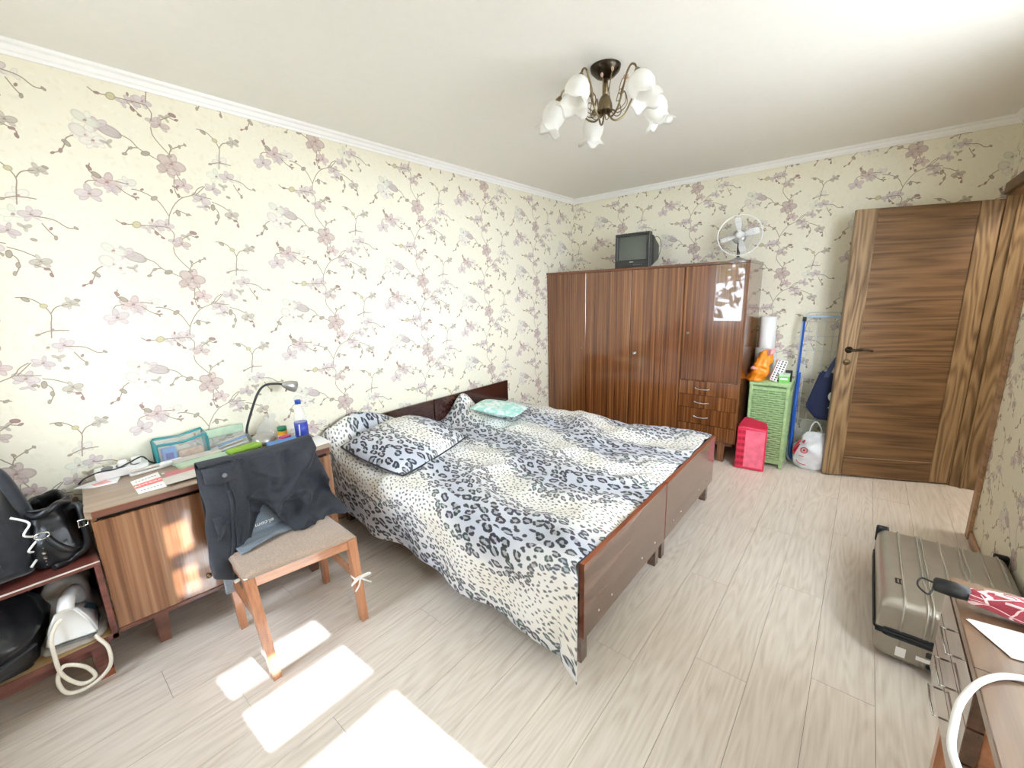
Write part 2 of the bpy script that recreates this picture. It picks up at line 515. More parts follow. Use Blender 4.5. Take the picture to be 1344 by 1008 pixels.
def make_wallpaper():
    cv = Canvas(1.5, 0.545, 760, (231, 226, 207))
    rg = random.Random(3)
    # pale crackle blotches of the ground
    for i in range(900):
        x, y = rg.uniform(0, 1.5), rg.uniform(0, 0.545)
        g = rg.choice([(219, 212, 189), (239, 235, 219), (226, 218, 196), (220, 214, 193)])
        cv.ell(x, y, rg.uniform(0.006, 0.02), rg.uniform(0.004, 0.011), rg.uniform(0, 3), g, None, 0.45, 0.8)
    tone = {'l': ((206, 193, 191), (172, 157, 156)), 'w': ((226, 221, 210), (196, 188, 178)), 'r': ((198, 180, 172), (160, 140, 132)),
            'p': ((206, 186, 182), (168, 146, 142)), 'g': ((222, 222, 207), (198, 196, 180)), 'k': ((188, 180, 166), (150, 138, 124)),
            'd': ((158, 130, 122), (124, 98, 90)), 'e': ((192, 180, 174), (158, 144, 140)), 'b': ((168, 156, 138), (122, 109, 92)),
            'y': ((198, 188, 150), (152, 140, 108))}
    sc = (136, 121, 101)
    for dx, dy in ((0, 0), (0.75, 0.2725)):
        rg = random.Random(11)
        for x, y, r, t in FLOWERS:
            c, e = tone[t]
            r *= 0.76
            x, y = x + dx, y + dy
            if t == 'e':
                cv.ell(x, y, r * 0.95, r * 0.5, -0.35, c, e, 0.9)
                for k in (-0.3, 0, 0.3):
                    cv.line([(x - r * 0.7, y + k * r * 0.6 + 0.2 * r), (x + r * 0.8, y + k * r * 0.4 - 0.25 * r)], 0.0016, e, 0.5)
                continue
            tl = rg.uniform(-0.5, 0.5)          # tilt of the bloom
            petals = [(0.15, 0.62, 0.50, 0.95), (PI - 0.15, 0.62, 0.50, 0.95), (PI / 2, 0.55, 0.34, 0.8), (-0.75, 0.55, 0.30, 0.8), (PI + 0.75, 0.55, 0.30, 0.8)]
            if r <= 0.025:
                petals = [(0.5, 0.7, 0.4, 0.7), (PI - 0.4, 0.6, 0.36, 0.7), (-1.2, 0.5, 0.3, 0.6)]
            for a, l_, w_, _ in petals[::-1]:
                a += tl + rg.uniform(-0.18, 0.18)
                sq = rg.uniform(0.7, 1.0)
                px_, py_ = x + math.cos(a) * r * 0.55, y + math.sin(a) * r * 0.5
                j = rg.uniform(-9, 7)
                cv.ell(px_, py_, r * l_, r * w_ * sq, a, tuple(q + j for q in c), tuple(q + j for q in e), 0.78)
                for q_ in (-0.4, -0.15, 0.15, 0.4):
                    cv.line([(x + math.cos(a) * r * 0.2, y + math.sin(a) * r * 0.2), (x + math.cos(a + q_ * 0.8) * r * 0.98, y + math.sin(a + q_ * 0.8) * r * 0.86)], 0.0012, e, 0.28)
            if r > 0.028:
                cv.ell(x, y, r * 0.16, r * 0.11, 0.4, (160, 122, 114), (150, 112, 104), 0.75)
                cv.ell(x - r * 0.05, y - r * 0.16, r * 0.13, r * 0.1, 0.0, (214, 196, 180), e, 0.8)
        for s in STEMS:
            P = [(p.x, p.y) for p in cat([(a + dx, b + dy, 0) for a, b in s], 5)]
            cv.line(P, 0.0042, (178, 164, 143), 0.7)
            cv.line(P, 0.0024, sc, 0.9)
        for x, y, r, t in BUDS:
            c, e = tone[t]
            cv.ell(x + dx, y + dy, r * (0.85 if t == 'y' else 1.05), r * (0.7 if t == 'y' else 0.62), rg.uniform(0, 3), c, e, 0.95)
    return cv.image('orchid_print')

def make_leopard():
    S = 1.2
    cv = Canvas(S, S, 560, (226, 226, 228))
    rg = random.Random(5)
    def band(x, y):   # 0 pale gap .. 1 dark blue-grey band ; periodic
        q = 2 * PI / S
        return 0.5 + 0.5 * math.sin(2 * q * (y) + 0.9 * math.sin(q * x) + 0.5 * math.sin(q * (x + 2 * y)))
    yy, xx = np.mgrid[0:cv.H, 0:cv.W] / cv.ppm
    q = 2 * PI / S
    b = 0.5 + 0.5 * np.sin(2 * q * yy + 0.9 * np.sin(q * xx) + 0.5 * np.sin(q * (xx + 2 * yy)))
    g = 0.5 + 0.5 * np.sin(3 * q * xx + 1.5 * np.sin(q * yy))
    lo = np.array((234, 234, 232)) / 255
    hi = np.array((190, 195, 208)) / 255
    cm = np.array((228, 225, 215)) / 255
    t = (b ** 1.5)[..., None]
    cv.a[:] = (lo * (1 - t) + hi * t)
    t2 = (np.clip(1 - b * 2.2, 0, 1) * g * 0.8)[..., None]
    cv.a[:] = cv.a * (1 - t2) + cm * t2
    pts = []
    tries = 0
    cell = {}
    while tries < 30000:
        tries += 1
        x, y = rg.uniform(0, S), rg.uniform(0, S)
        f = band(x, y)
        s = 0.0085 + 0.0125 * f
        ok = True
        ci, cj = int(x / 0.06), int(y / 0.06)
        for di in (-1, 0, 1):
            for dj in (-1, 0, 1):
                for px_, py_, ps in cell.get(((ci + di) % 20, (cj + dj) % 20), ()):
                    ddx = abs(px_ - x); ddx = min(ddx, S - ddx)
                    ddy = abs(py_ - y); ddy = min(ddy, S - ddy)
                    if (ddx * 0.78) ** 2 + (ddy * 1.2) ** 2 < ((s + ps) * lerp(1.05, 1.2, f)) ** 2:
                        ok = False
        if ok:
            pts.append((x, y, s))
            cell.setdefault((ci % 20, cj % 20), []).append((x, y, s))
    for x, y, s in pts:
        f = band(x, y)
        dk = tuple(lerp(a, b_, f) + rg.uniform(-8, 8) for a, b_ in zip((118, 120, 124), (50, 53, 60)))
        rot = rg.uniform(-0.5, 0.5)
        rx, ry = s * rg.uniform(1.05, 1.45), s * rg.uniform(0.62, 0.85)
        if f > 0.22 and rg.random() < 0.85:
            cv.ell(x, y, rx * 0.9, ry * 0.9, rot, (138, 142, 152), None, 0.55)
            n = rg.choice((2, 3, 3, 4))
            a0 = rg.uniform(0, 6.28)
            wob = [rg.uniform(0.75, 1.2) for _ in range(9)]
            for k in range(n):
                a = a0 + k * 6.283 / n + rg.uniform(-0.3, 0.3)
                span = 6.283 / n * rg.uniform(0.45, 0.85)
                for j in range(6):
                    aa = a - span / 2 + span * j / 5
                    wq = wob[(k * 2 + j // 2) % 9]
                    u, v = rx * wq * math.cos(aa), ry * wq * math.sin(aa)
                    th = s * (0.33 + 0.13 * math.sin(PI * j / 5)) * wob[(j + k) % 9]
                    cv.ell(x + u * math.cos(rot) - v * math.sin(rot), y + u * math.sin(rot) + v * math.cos(rot), th, th * 0.72, rot + 0.4 * (wq - 1), dk, None, 0.95)
        else:
            n = rg.choice((1, 2, 2))
            for k in range(n):
                cv.ell(x + rg.uniform(-0.5, 0.5) * s, y + rg.uniform(-0.3, 0.3) * s, s * rg.uniform(0.5, 1.05), s * rg.uniform(0.3, 0.5), rot + rg.choice((0, 0.6, -0.4)), dk, None, 0.9)
    return cv.image('leopard_print')

IMG_WALL = make_wallpaper()
IMG_LEO = make_leopard()

def printed(name, img, rough=0.6, bump=0.0, bscale=60.0, sheen=0.0, spec=0.3, crackle=0.0):
    m, n, l, b = newmat(name)
    setp(b, rough, spec=spec, sheen=sheen)
    uv = n.new('ShaderNodeUVMap')
    im = n.new('ShaderNodeTexImage')
    im.image = img
    l.new(uv.outputs['UV'], im.inputs['Vector'])
    l.new(im.outputs['Color'], b.inputs['Base Color'])
    if bump:
        nz = n.new('ShaderNodeTexNoise')
        nz.inputs['Scale'].default_value = bscale
        nz.inputs['Detail'].default_value = 3
        l.new(objvec(n, l, (1, 1, 1)), nz.inputs['Vector'])
        bp = n.new('ShaderNodeBump')
        bp.inputs['Strength'].default_value = bump
        bp.inputs['Distance'].default_value = 0.003
        l.new(nz.outputs['Fac'], bp.inputs['Height'])
        l.new(bp.outputs['Normal'], b.inputs['Normal'])
    return m

M = {}
M['wallpaper'] = printed('wallpaper', IMG_WALL, 0.55, 0.12, 70)
M['leopard'] = printed('leopard_cotton', IMG_LEO, 0.75, 0.25, 90, sheen=0.1)
M['ceiling'] = plain('ceiling_paint', (238, 236, 230), 0.5, var=0.01, spec=0.4)
M['cornice'] = plain('cornice_white', (244, 243, 240), 0.4, var=0.01)
M['plaster'] = plain('hall_plaster', (206, 200, 190), 0.7, var=0.04, scale=12)
M['plank'] = wood('washed_oak_laminate', [(198, 187, 176), (211, 201, 190), (219, 210, 200), (226, 218, 209)], 'y', 70, 0.05, (9, 0.9, 90), 0.3, 0.36, rnd=13, bump=0.03)
M['subfloor'] = plain('dark_joint', (110, 96, 84), 0.8)
M['oak_v'] = wood('brown_oak_upright', [(92, 68, 44), (126, 99, 68), (146, 118, 84), (160, 134, 100)], 'z', 80, 0.04, (8, 0.8, 70), 0.52, 0.42, bump=0.08)
M['oak_h'] = wood('brown_oak_level', [(68, 46, 27), (103, 75, 47), (119, 88, 57), (133, 102, 70)], 'x', 80, 0.03, (6, 0.45, 60), 0.42, 0.42, bump=0.08)
M['trim'] = wood('trim_brown', [(130, 96, 70), (165, 130, 100), (182, 148, 118)], 'y', 60, 0.03, (8, 0.5, 20), 0.3, 0.4)
M['mahog'] = wood('striped_mahogany_gloss', [(58, 29, 12), (96, 54, 26), (122, 75, 39), (150, 102, 60)], 'z', 80, 0.012, (16, 0.12, 24), 0.22, 0.22, 0.9, 0.02, bump=0.0)
M['mahog_h'] = wood('mahogany_edge', [(62, 28, 14), (100, 52, 28), (124, 70, 40)], 'x', 34, 0.02, (10, 0.2, 18), 0.3, 0.25, 0.8, 0.03, bump=0.0)
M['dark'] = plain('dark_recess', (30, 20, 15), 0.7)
M['bed_v'] = wood('bed_walnut', [(74, 50, 40), (98, 74, 62), (110, 86, 74), (122, 98, 84)], 'y', 40, 0.02, (7, 0.8, 22), 0.3, 0.25, 0.7, 0.06, bump=0.02)
M['bed_edge'] = wood('bed_edge_red', [(96, 44, 26), (132, 70, 44), (150, 86, 58)], 'y', 40, 0.03, (8, 0.5, 20), 0.3, 0.3, 0.5)
M['bed_dark'] = wood('headboard_dark', [(34, 14, 10), (52, 24, 18), (66, 34, 26)], 'y', 30, 0.02, (4, 1.2, 26), 0.35, 0.2, 0.8, 0.05, bump=0.0)
M['desk_front'] = wood('sapele_stripe', [(82, 48, 28), (122, 80, 52), (146, 104, 74), (166, 128, 96)], 'z', 52, 0.015, (14, 0.15, 22), 0.3, 0.25, 0.6, 0.06, bump=0.0)
M['desk_top'] = wood('worn_brown_top', [(110, 84, 66), (138, 114, 94), (150, 128, 108), (160, 138, 118)], 'y', 30, 0.05, (4, 0.4, 18), 0.25, 0.3, 0.4, 0.1, bump=0.02)
M['desk_edge'] = wood('dark_red_edge', [(70, 36, 26), (104, 62, 48), (124, 80, 62)], 'y', 40, 0.03, (8, 0.5, 16), 0.3, 0.3, 0.4)
M['shelf'] = wood('red_brown_shelf', [(66, 28, 22), (96, 48, 40), (116, 66, 56)], 'y', 36, 0.03, (6, 0.5, 18), 0.3, 0.3, 0.5)
M['raw_wood'] = wood('bare_pine_board', [(178, 138, 92), (206, 170, 122), (218, 186, 142)], 'y', 50, 0.03, (6, 0.4, 18), 0.3, 0.6)
M['chair_wood'] = wood('orange_beech', [(132, 82, 54), (172, 116, 82), (192, 138, 102)], 'z', 50, 0.03, (8, 0.4, 16), 0.25, 0.32, 0.5, 0.08)
M['chair_rail'] = wood('orange_beech_rail', [(136, 86, 58), (178, 124, 88), (198, 146, 110)], 'y', 50, 0.03, (8, 0.4, 16), 0.25, 0.32, 0.5, 0.08)
M['seat_fabric'] = plain('taupe_seat_cloth', (160, 140, 124), 0.9, var=0.18, scale=160, bump=0.4, bscale=350, sheen=0.3)
M['chrome'] = plain('chrome', (210, 210, 208), 0.18, 1.0, var=0.02)
M['silver'] = plain('silver_paint', (190, 190, 188), 0.3, 0.8, var=0.02)
M['white_metal'] = plain('white_enamel', (236, 236, 234), 0.3, var=0.01)
M['brass'] = plain('antique_brass', (128, 112, 84), 0.3, 0.95, var=0.1)
M['bronze'] = plain('dark_bronze', (62, 54, 44), 0.25, 0.95, var=0.1)
M['black'] = plain('black_plastic', (34, 34, 34), 0.4, var=0.1)
M['black_soft'] = plain('black_nylon', (30, 33, 40), 0.75, var=0.25, scale=60, bump=0.3, bscale=500, sheen=0.2)
M['black_leather'] = plain('black_leather', (26, 27, 29), 0.38, var=0.25, scale=40, bump=0.25, bscale=180)
M['tv_grey'] = plain('tv_charcoal', (44, 44, 42), 0.42, var=0.06)
M['screen'] = plain('crt_glass', (78, 84, 78), 0.08, var=0.02, coat=0.6)
M['white_plastic'] = plain('white_plastic', (232, 232, 230), 0.35, var=0.02)
M['grey_plastic'] = plain('grey_plastic', (110, 112, 114), 0.4, var=0.05)
M['blue_clear'] = plain('blue_tank', (96, 138, 156), 0.15, var=0.05, trans=0.3)
M['paper'] = plain('white_paper', (240, 240, 238), 0.8, var=0.01)
M['cord'] = plain('cream_cord', (226, 220, 206), 0.7, var=0.06, scale=200)
M['jacket'] = plain('charcoal_jacket_cloth', (42, 45, 52), 0.85, var=0.18, scale=90, bump=0.35, bscale=420, sheen=0.06)
M['jacket_seam'] = plain('charcoal_seam', (50, 54, 61), 0.85, var=0.2, scale=200)
M['shirt'] = plain('grey_blue_marl', (112, 122, 132), 0.9, var=0.18, scale=220, bump=0.2, sheen=0.2)
M['denim'] = plain('pale_denim', (150, 162, 174), 0.9, var=0.2, scale=260)
M['white_cloth'] = plain('white_cotton', (228, 226, 222), 0.9, var=0.04)
M['grey_cloth'] = plain('grey_white_cloth', (196, 190, 182), 0.9, var=0.12, scale=18, bump=0.2, bscale=120)
M['thread'] = plain('white_thread', (235, 235, 232), 0.8, var=0.02)
M['frost'] = plain('frosted_glass', (250, 249, 246), 0.3, var=0.02, scale=20)
def _frost(m):
    n, l = m.node_tree.nodes, m.node_tree.links
    out = n['Material Output']
    tr = n.new('ShaderNodeBsdfTranslucent')
    tr.inputs['Color'].default_value = (0.95, 0.95, 0.93, 1)
    tp = n.new('ShaderNodeBsdfTransparent')
    m1 = n.new('ShaderNodeMixShader'); m1.inputs[0].default_value = 0.55
    l.new(n['Principled BSDF'].outputs[0], m1.inputs[1]); l.new(tr.outputs[0], m1.inputs[2])
    m2 = n.new('ShaderNodeMixShader'); m2.inputs[0].default_value = 0.22
    l.new(m1.outputs[0], m2.inputs[1]); l.new(tp.outputs[0], m2.inputs[2])
    l.new(m2.outputs[0], out.inputs['Surface'])
_frost(M['frost'])
M['rose'] = plain('rose_bead', (186, 156, 138), 0.3, var=0.15)
M['suit'] = plain('champagne_shell', (150, 142, 130), 0.3, 0.3, var=0.05, scale=14, coat=0.6, crough=0.08, bump=0.04, bscale=900)
M['rubber'] = plain('black_rubber', (26, 28, 30), 0.5, var=0.1)
M['wicker'] = plain('green_wicker', (158, 186, 134), 0.55, var=0.18, scale=45)
M['wicker_d'] = plain('green_lining', (120, 152, 110), 0.7, var=0.1)
M['red_paper'] = plain('red_gift_paper', (212, 40, 76), 0.45, var=0.06)
M['red_dark'] = plain('dark_red_print', (172, 22, 54), 0.45, var=0.06)
M['pink_clear'] = plain('pink_window', (232, 110, 134), 0.25, var=0.14, scale=22)
M['orange_bag'] = plain('orange_carrier', (236, 140, 30), 0.4, var=0.12, scale=24, trans=0.05)
M['pink'] = plain('pink_print', (226, 160, 160), 0.5, var=0.2, scale=40)
M['magenta'] = plain('magenta_dot', (196, 70, 130), 0.5)
M['blackdot'] = plain('black_dot', (40, 30, 36), 0.5)
M['lt_green'] = plain('light_green_box', (120, 196, 100), 0.45, var=0.06)
M['navy'] = plain('navy_canvas', (26, 34, 66), 0.85, var=0.15, scale=90, bump=0.2, bscale=400)
M['navy_strap'] = plain('navy_webbing', (52, 62, 96), 0.8, var=0.1, scale=200)
M['white_film'] = plain('white_carrier_film', (226, 228, 232), 0.35, var=0.06, scale=16)
M['red_ink'] = plain('red_ink', (186, 40, 66), 0.5)
M['blue'] = plain('blue_tube', (40, 92, 190), 0.35, var=0.08)
M['pale_blue'] = plain('pale_blue_tube', (186, 206, 226), 0.35, var=0.05)
M['wire'] = plain('grey_white_wire', (196, 198, 196), 0.4, var=0.03)
def umbrella_mat():
    m, n, l, b = newmat('red_umbrella_print')
    setp(b, 0.7, sheen=0.1)
    v = n.new('ShaderNodeTexVoronoi'); v.feature = 'DISTANCE_TO_EDGE'; v.inputs['Scale'].default_value = 1.0
    v2 = n.new('ShaderNodeTexVoronoi'); v2.inputs['Scale'].default_value = 1.0
    vec = objvec(n, l, (18, 34, 34))
    l.new(vec, v.inputs['Vector']); l.new(vec, v2.inputs['Vector'])
    lt_ = n.new('ShaderNodeMath'); lt_.operation = 'LESS_THAN'; lt_.inputs[1].default_value = 0.032
    l.new(v.outputs['Distance'], lt_.inputs[0])
    cr = n.new('ShaderNodeValToRGB'); cr.color_ramp.interpolation = 'CONSTANT'
    e = cr.color_ramp.elements
    e[0].position = 0; e[0].color = lin(150, 44, 62)
    e[1].position = 0.5; e[1].color = lin(166, 62, 78)
    for p_, c_ in ((0.86, (226, 190, 194)), (0.93, (150, 156, 172))):
        q = e.new(p_); q.color = lin(*c_)
    l.new(v2.outputs['Color'], cr.inputs['Fac'])
    mx = n.new('ShaderNodeMix'); mx.data_type = 'RGBA'
    l.new(lt_.outputs[0], mx.inputs[0]); l.new(cr.outputs['Color'], mx.inputs[6]); mx.inputs[7].default_value = lin(236, 206, 208)
    l.new(mx.outputs[2], b.inputs['Base Color'])
    return m
M['umbrella'] = umbrella_mat()
M['suit_rib'] = plain('shell_rib', (178, 172, 160), 0.22, 0.35, var=0.04, coat=0.6)
M['teal'] = plain('teal_binding', (44, 134, 138), 0.6, var=0.08)
M['sage'] = plain('sage_green', (180, 202, 176), 0.5, var=0.08)
M['lime'] = plain('lime_case', (146, 190, 58), 0.45, var=0.06)
M['yellow'] = plain('yellow_jar', (232, 178, 48), 0.35, var=0.08)
M['green_lid'] = plain('green_lid', (34, 132, 92), 0.4)
M['blue_card'] = plain('blue_card', (86, 140, 206), 0.5, var=0.08)
M['blue_label'] = plain('blue_label', (48, 66, 160), 0.4, var=0.3, scale=60)
M['blue_cap'] = plain('blue_cap', (30, 74, 160), 0.4)
M['coral'] = plain('coral_band', (232, 120, 118), 0.6)
M['dark_ink'] = plain('grey_ink', (120, 126, 124), 0.6)
M['pink_book'] = plain('dusty_pink_cover', (196, 120, 122), 0.6, var=0.08)
M['grey_paper'] = plain('grey_paper', (206, 200, 192), 0.7, var=0.05)
M['skin'] = plain('tan_plastic', (196, 164, 138), 0.5, var=0.2, scale=60)
M['mint'] = None
M['dt_top'] = wood('dressing_top', [(88, 66, 48), (112, 86, 66), (124, 98, 76)], 'y', 40, 0.03, (6, 0.6, 18), 0.25, 0.3, 0.4, 0.08)
M['gloss_brown'] = wood('dressing_gloss', [(64, 40, 30), (92, 62, 48), (108, 78, 62)], 'y', 40, 0.03, (6, 0.6, 18), 0.25, 0.1, 1.0, 0.01, bump=0.0)
M['pale_pink'] = plain('pale_pink_print', (236, 206, 206), 0.7)
M['clear'] = clear('clear_film', (244, 247, 247), 0.22)
M['clear_glass'] = clear('clear_glass', (236, 242, 242), 0.16, 0.03)
M['curtain'] = plain('pink_beige_curtain', (206, 178, 160), 0.9, var=0.08)
M['bark'] = plain('bark', (86, 70, 54), 0.9, var=0.2)
M['leaf'] = plain('leaf_green', (104, 112, 26), 0.6, var=0.4, scale=3)
M['lawn'] = plain('pale_paving', (150, 148, 144), 0.9, var=0.2, scale=2)
M['pvc'] = plain('white_pvc', (240, 240, 238), 0.35, var=0.01)

def mint_mat():
    m, n, l, b = newmat('mint_print')
    setp(b, 0.8, sheen=0.2)
    v = n.new('ShaderNodeTexNoise')
    v.inputs['Scale'].default_value = 16
    v.inputs['Detail'].default_value = 3
    v.inputs['Distortion'].default_value = 1.2
    l.new(objvec(n, l, (1, 1, 1)), v.inputs['Vector'])
    cr = n.new('ShaderNodeValToRGB')
    e = cr.color_ramp.elements
    e[0].position = 0.42; e[0].color = lin(228, 240, 235)
    e[1].position = 0.6; e[1].color = lin(150, 208, 198)
    l.new(v.outputs['Fac'], cr.inputs['Fac'])
    l.new(cr.outputs['Color'], b.inputs['Base Color'])
    return m
M['mint'] = mint_mat()

# ------------------------------------------------------------------ the room
def wall(name, axis, at, thick, a0, a1, z0, z1, holes, mat, u0=0.0, v0=1.949, sgn=1):
    """wall slab; axis 'x' = plane x = at (a runs along y), 'y' = plane y = at (a runs along x)"""
    As = sorted({a0, a1} | {h[0] for h in holes} | {h[1] for h in holes})
    Zs = sorted({z0, z1} | {h[2] for h in holes} | {h[3] for h in holes})
    bm = nb()
    for i in range(len(As) - 1):
        for j in range(len(Zs) - 1):
            ca, cz = (As[i] + As[i + 1]) / 2, (Zs[j] + Zs[j + 1]) / 2
            if any(h[0] < ca < h[1] and h[2] < cz < h[3] for h in holes):
                continue
            t0, t1 = sorted((at, at + thick))
            if axis == 'x':
                box(bm, t0, t1, As[i], As[i + 1], Zs[j], Zs[j + 1])
            else:
                box(bm, As[i], As[i + 1], t0, t1, Zs[j], Zs[j + 1])
    uvl = bm.loops.layers.uv.new('UVMap')
    for f in bm.faces:
        for lp in f.loops:
            c = lp.vert.co
            a = c.y if axis == 'x' else c.x
            lp[uvl].uv = (sgn * (a - u0) / 1.5, (c.z - v0) / 0.545)
    return struct(obj(name, bm, mat))

wall('wall_left', 'x', 0, -0.15, BK - 0.15, 0.15, -0.1, H, [], M['wallpaper'], -3.781)
wall('wall_far', 'y', 0, 0.15, 0.0, 4.75, -0.1, H, [], M['wallpaper'], 2.061, 1.931)
DY0, DY1, DZ = -0.885, -0.03, 2.085          # door opening in the right wall
WY0, WY1, WZ0, WZ1 = -3.985, -3.58, 0.80, 2.45  # sunlit window in the right wall
VY0, VY1, VZ0, VZ1 = -3.25, -1.6, 0.8, 2.4       # side window added for fill light, shaded by the added slab
wall('wall_right', 'x', RW, 0.15, BK - 0.15, 0.0, -0.1, H, [(DY0, DY1, -0.01, DZ), (WY0, WY1, WZ0, WZ1), (VY0, VY1, VZ0, VZ1)], M['wallpaper'], -2.4, 1.949, -1)
BX0, BX1, BZ0, BZ1 = 0.45, 1.06, 0.86, 2.32    # wide window behind the camera
wall('wall_back', 'y', BK, -0.15, 0.0, RW, -0.1, H, [(BX0, BX1, BZ0, BZ1)], M['wallpaper'], 0.3, 1.949, -1)
struct(obj('ceiling', bxm(-0.15, RW + 0.15, BK - 0.15, 0.15, H, H + 0.12), M['ceiling']))
struct(obj('ceiling_hall', bxm(RW + 0.15, 4.75, -1.4, 0.15, H, H + 0.12), M['ceiling']))
struct(obj('sun_block_slab', bxm(RW + 0.15, 7.4, -3.40, -0.9, H + 0.13, H + 0.3), M['plaster']))  # unseen slab added to keep direct sun out of the added window
fl = struct(obj('floor', bxm(-0.15, RW + 0.15, BK - 0.15, 0.15, -0.14, -0.008), M['subfloor']))
# laminate planks, running towards the far wall
PW, PL = 0.193, 1.285
full = None
row = 0
x = 0.0
while x < RW + 0.15 - 0.01:
    x1 = min(x + PW, RW + 0.15)
    y = BK - ((row * 0.43) % 1.0) * PL
    while y < 0:
        a, b = max(y, BK), min(y + PL, 0.0)
        if b - a > 0.02:
            isfull = abs((b - a) - PL) < 1e-6 and abs((x1 - x) - PW) < 1e-6
            if isfull and full is not None:
                o = inst(full, fl, (x, a, 0))
            else:
                g = 0.0007
                o = obj('plank', bxm(g, x1 - x - g, g, b - a - g, -0.008, 0.0), M['plank'], fl, loc=(x, a, 0))
                if isfull:
                    full = o
        y += PL
    x = x1
    row += 1
# hall beyond the door
struct(obj('floor_hall', bxm(RW + 0.15, 4.75, -1.25, 0.15, -0.1, 0.0), M['plank']))
wall('wall_hall', 'x', 4.6, 0.15, -1.25, 0.0, 0.0, H, [], M['plaster'])
wall('wall_hall_side', 'y', -1.25, -0.15, RW + 0.15, 4.75, 0.0, H, [], M['plaster'])

def cornice(name, pts_fn):
    prof = [(0.0, -0.052), (0.008, -0.052), (0.010, -0.040), (0.016, -0.034), (0.022, -0.018), (0.034, -0.012), (0.038, -0.0), (0.0, 0.0)]
    bm = nb()
    A = [bm.verts.new(pts_fn(d, h, 0)) for d, h in prof]
    B = [bm.verts.new(pts_fn(d, h, 1)) for d, h in prof]
    n = len(prof)
    for i in range(n):
        bm.faces.new((A[i], A[(i + 1) % n], B[(i + 1) % n], B[i]))
    bmesh.ops.recalc_face_normals(bm, faces=bm.faces)
    return struct(obj(name, bm, M['cornice']))
cornice('trim_1', lambda d, h, t: (d, lerp(BK + d, -d, t), H + h))
cornice('trim_2', lambda d, h, t: (lerp(d, RW - d, t), -d, H + h))
cornice('trim_3', lambda d, h, t: (RW - d, lerp(BK + d, -d, t), H + h))
cornice('trim_4', lambda d, h, t: (lerp(d, RW - d, t), BK + d, H + h))
struct(obj('baseboard_left', bxm(0, 0.014, BK, 0, 0, 0.06, 0.003), M['trim']))
struct(obj('baseboard_far', bxm(0.014, RW, -0.014, 0, 0, 0.06, 0.003), M['trim']))
struct(obj('baseboard_right', bxm(RW - 0.014, RW, BK, DY0 - 0.075, 0, 0.06, 0.003), M['trim']))

# ---- door: jambs and casing in the right wall, leaf swung into the room
door = struct(bpy.data.objects.new('door_1', None))
COL.objects.link(door)
obj('jamb', bxm(RW - 0.003, RW + 0.15, DY1 - 0.006, DY1 + 0.02, 0, DZ), M['oak_v'], door)
obj('jamb', bxm(RW + 0.0, RW + 0.15, DY0, DY0 + 0.03, 0, DZ), M['oak_v'], door)
obj('header', bxm(RW + 0.0, RW + 0.15, DY0, DY1 + 0.03, DZ - 0.03, DZ), M['oak_h'], door)
obj('door_stop', bxm(RW + 0.05, RW + 0.062, DY1 - 0.018, DY1 - 0.006, 0, DZ - 0.03), M['oak_v'], door)
obj('casing', bxm(RW - 0.018, RW, DY0 - 0.055, DY0 + 0.012, 0, DZ + 0.05, 0.002), M['trim'], door)
obj('casing', bxm(RW - 0.018, RW, DY0 - 0.055, 0.0, DZ - 0.012, DZ + 0.055, 0.002), M['oak_h'], door)
leaf_rot = PI + 0.396
leaf = bpy.data.objects.new('door_leaf', None)
COL.objects.link(leaf)
leaf.parent = door
leaf.location = (3.345, -0.022, 0)
leaf.rotation_euler = (0, 0, leaf_rot)
# local x = away from the hinge; local +y is the side facing the camera
LW, LH, TT = 0.832, 2.04, 0.036
obj('hinge_stile', bxm(0.0, 0.135, -TT, 0, 0.012, LH, 0.003), M['oak_v'], leaf)
obj('lock_stile', bxm(0.702, LW, -TT, 0, 0.012, LH, 0.003), M['oak_v'], leaf)
obj('bottom_rail', bxm(0.136, 0.701, -TT, -0.001, 0.012, 0.17, 0.003), M['oak_h'], leaf)
obj('top_rail', bxm(0.136, 0.701, -TT, -0.001, 1.945, LH, 0.003), M['oak_h'], leaf)
pb = nb()
box(pb, 0.135, 0.702, -TT + 0.008, -0.007, 0.17, 1.945)
obj('door_panel', pb, M['oak_h'], leaf)
hd = nb()
lathe(hd, [(0.0, 0), (0.025, 0), (0.025, 0.008), (0.011, 0.012), (0.011, 0.045), (0, 0.045)], 20, Matrix.Translation((0.768, 0, 1.03)) @ Matrix.Rotation(R(-90), 4, 'X'))
tube(hd, cat([(0.772, 0.042, 1.03), (0.74, 0.048, 1.032), (0.69, 0.047, 1.036), (0.65, 0.042, 1.03), (0.632, 0.038, 1.026)], 5), [0.010] * 10 + [0.008] * 11, 10)
obj('lever_handle', hd, M['bronze'], leaf)
lk = nb()
lathe(lk, [(0.0, 0), (0.024, 0), (0.024, 0.007), (0.0, 0.009)], 20, Matrix.Translation((0.772, 0, 0.935)) @ Matrix.Rotation(R(-90), 4, 'X'))
box(lk, 0.758, 0.786, 0.006, 0.024, 0.929, 0.941, 0.003)
obj('thumb_turn', lk, M['brass'], leaf)
hb = nb()
lathe(hb, [(0.0, 0), (0.025, 0), (0.025, 0.008), (0.011, 0.012), (0.011, 0.045), (0, 0.045)], 16, Matrix.Translation((0.768, -TT, 1.03)) @ Matrix.Rotation(R(90), 4, 'X'))
tube(hb, [(0.772, -TT - 0.042, 1.03), (0.70, -TT - 0.046, 1.034), (0.64, -TT - 0.04, 1.028)], 0.009, 10)
obj('back_handle', hb, M['bronze'], leaf)
for z in (0.25, 1.78):
    obj('hinge', lt([(0, z - 0.05), (0.009, z - 0.05), (0.009, z + 0.05), (0, z + 0.05)], 10, Matrix.Translation((-0.006, 0.004, 0))), M['bronze'], leaf)

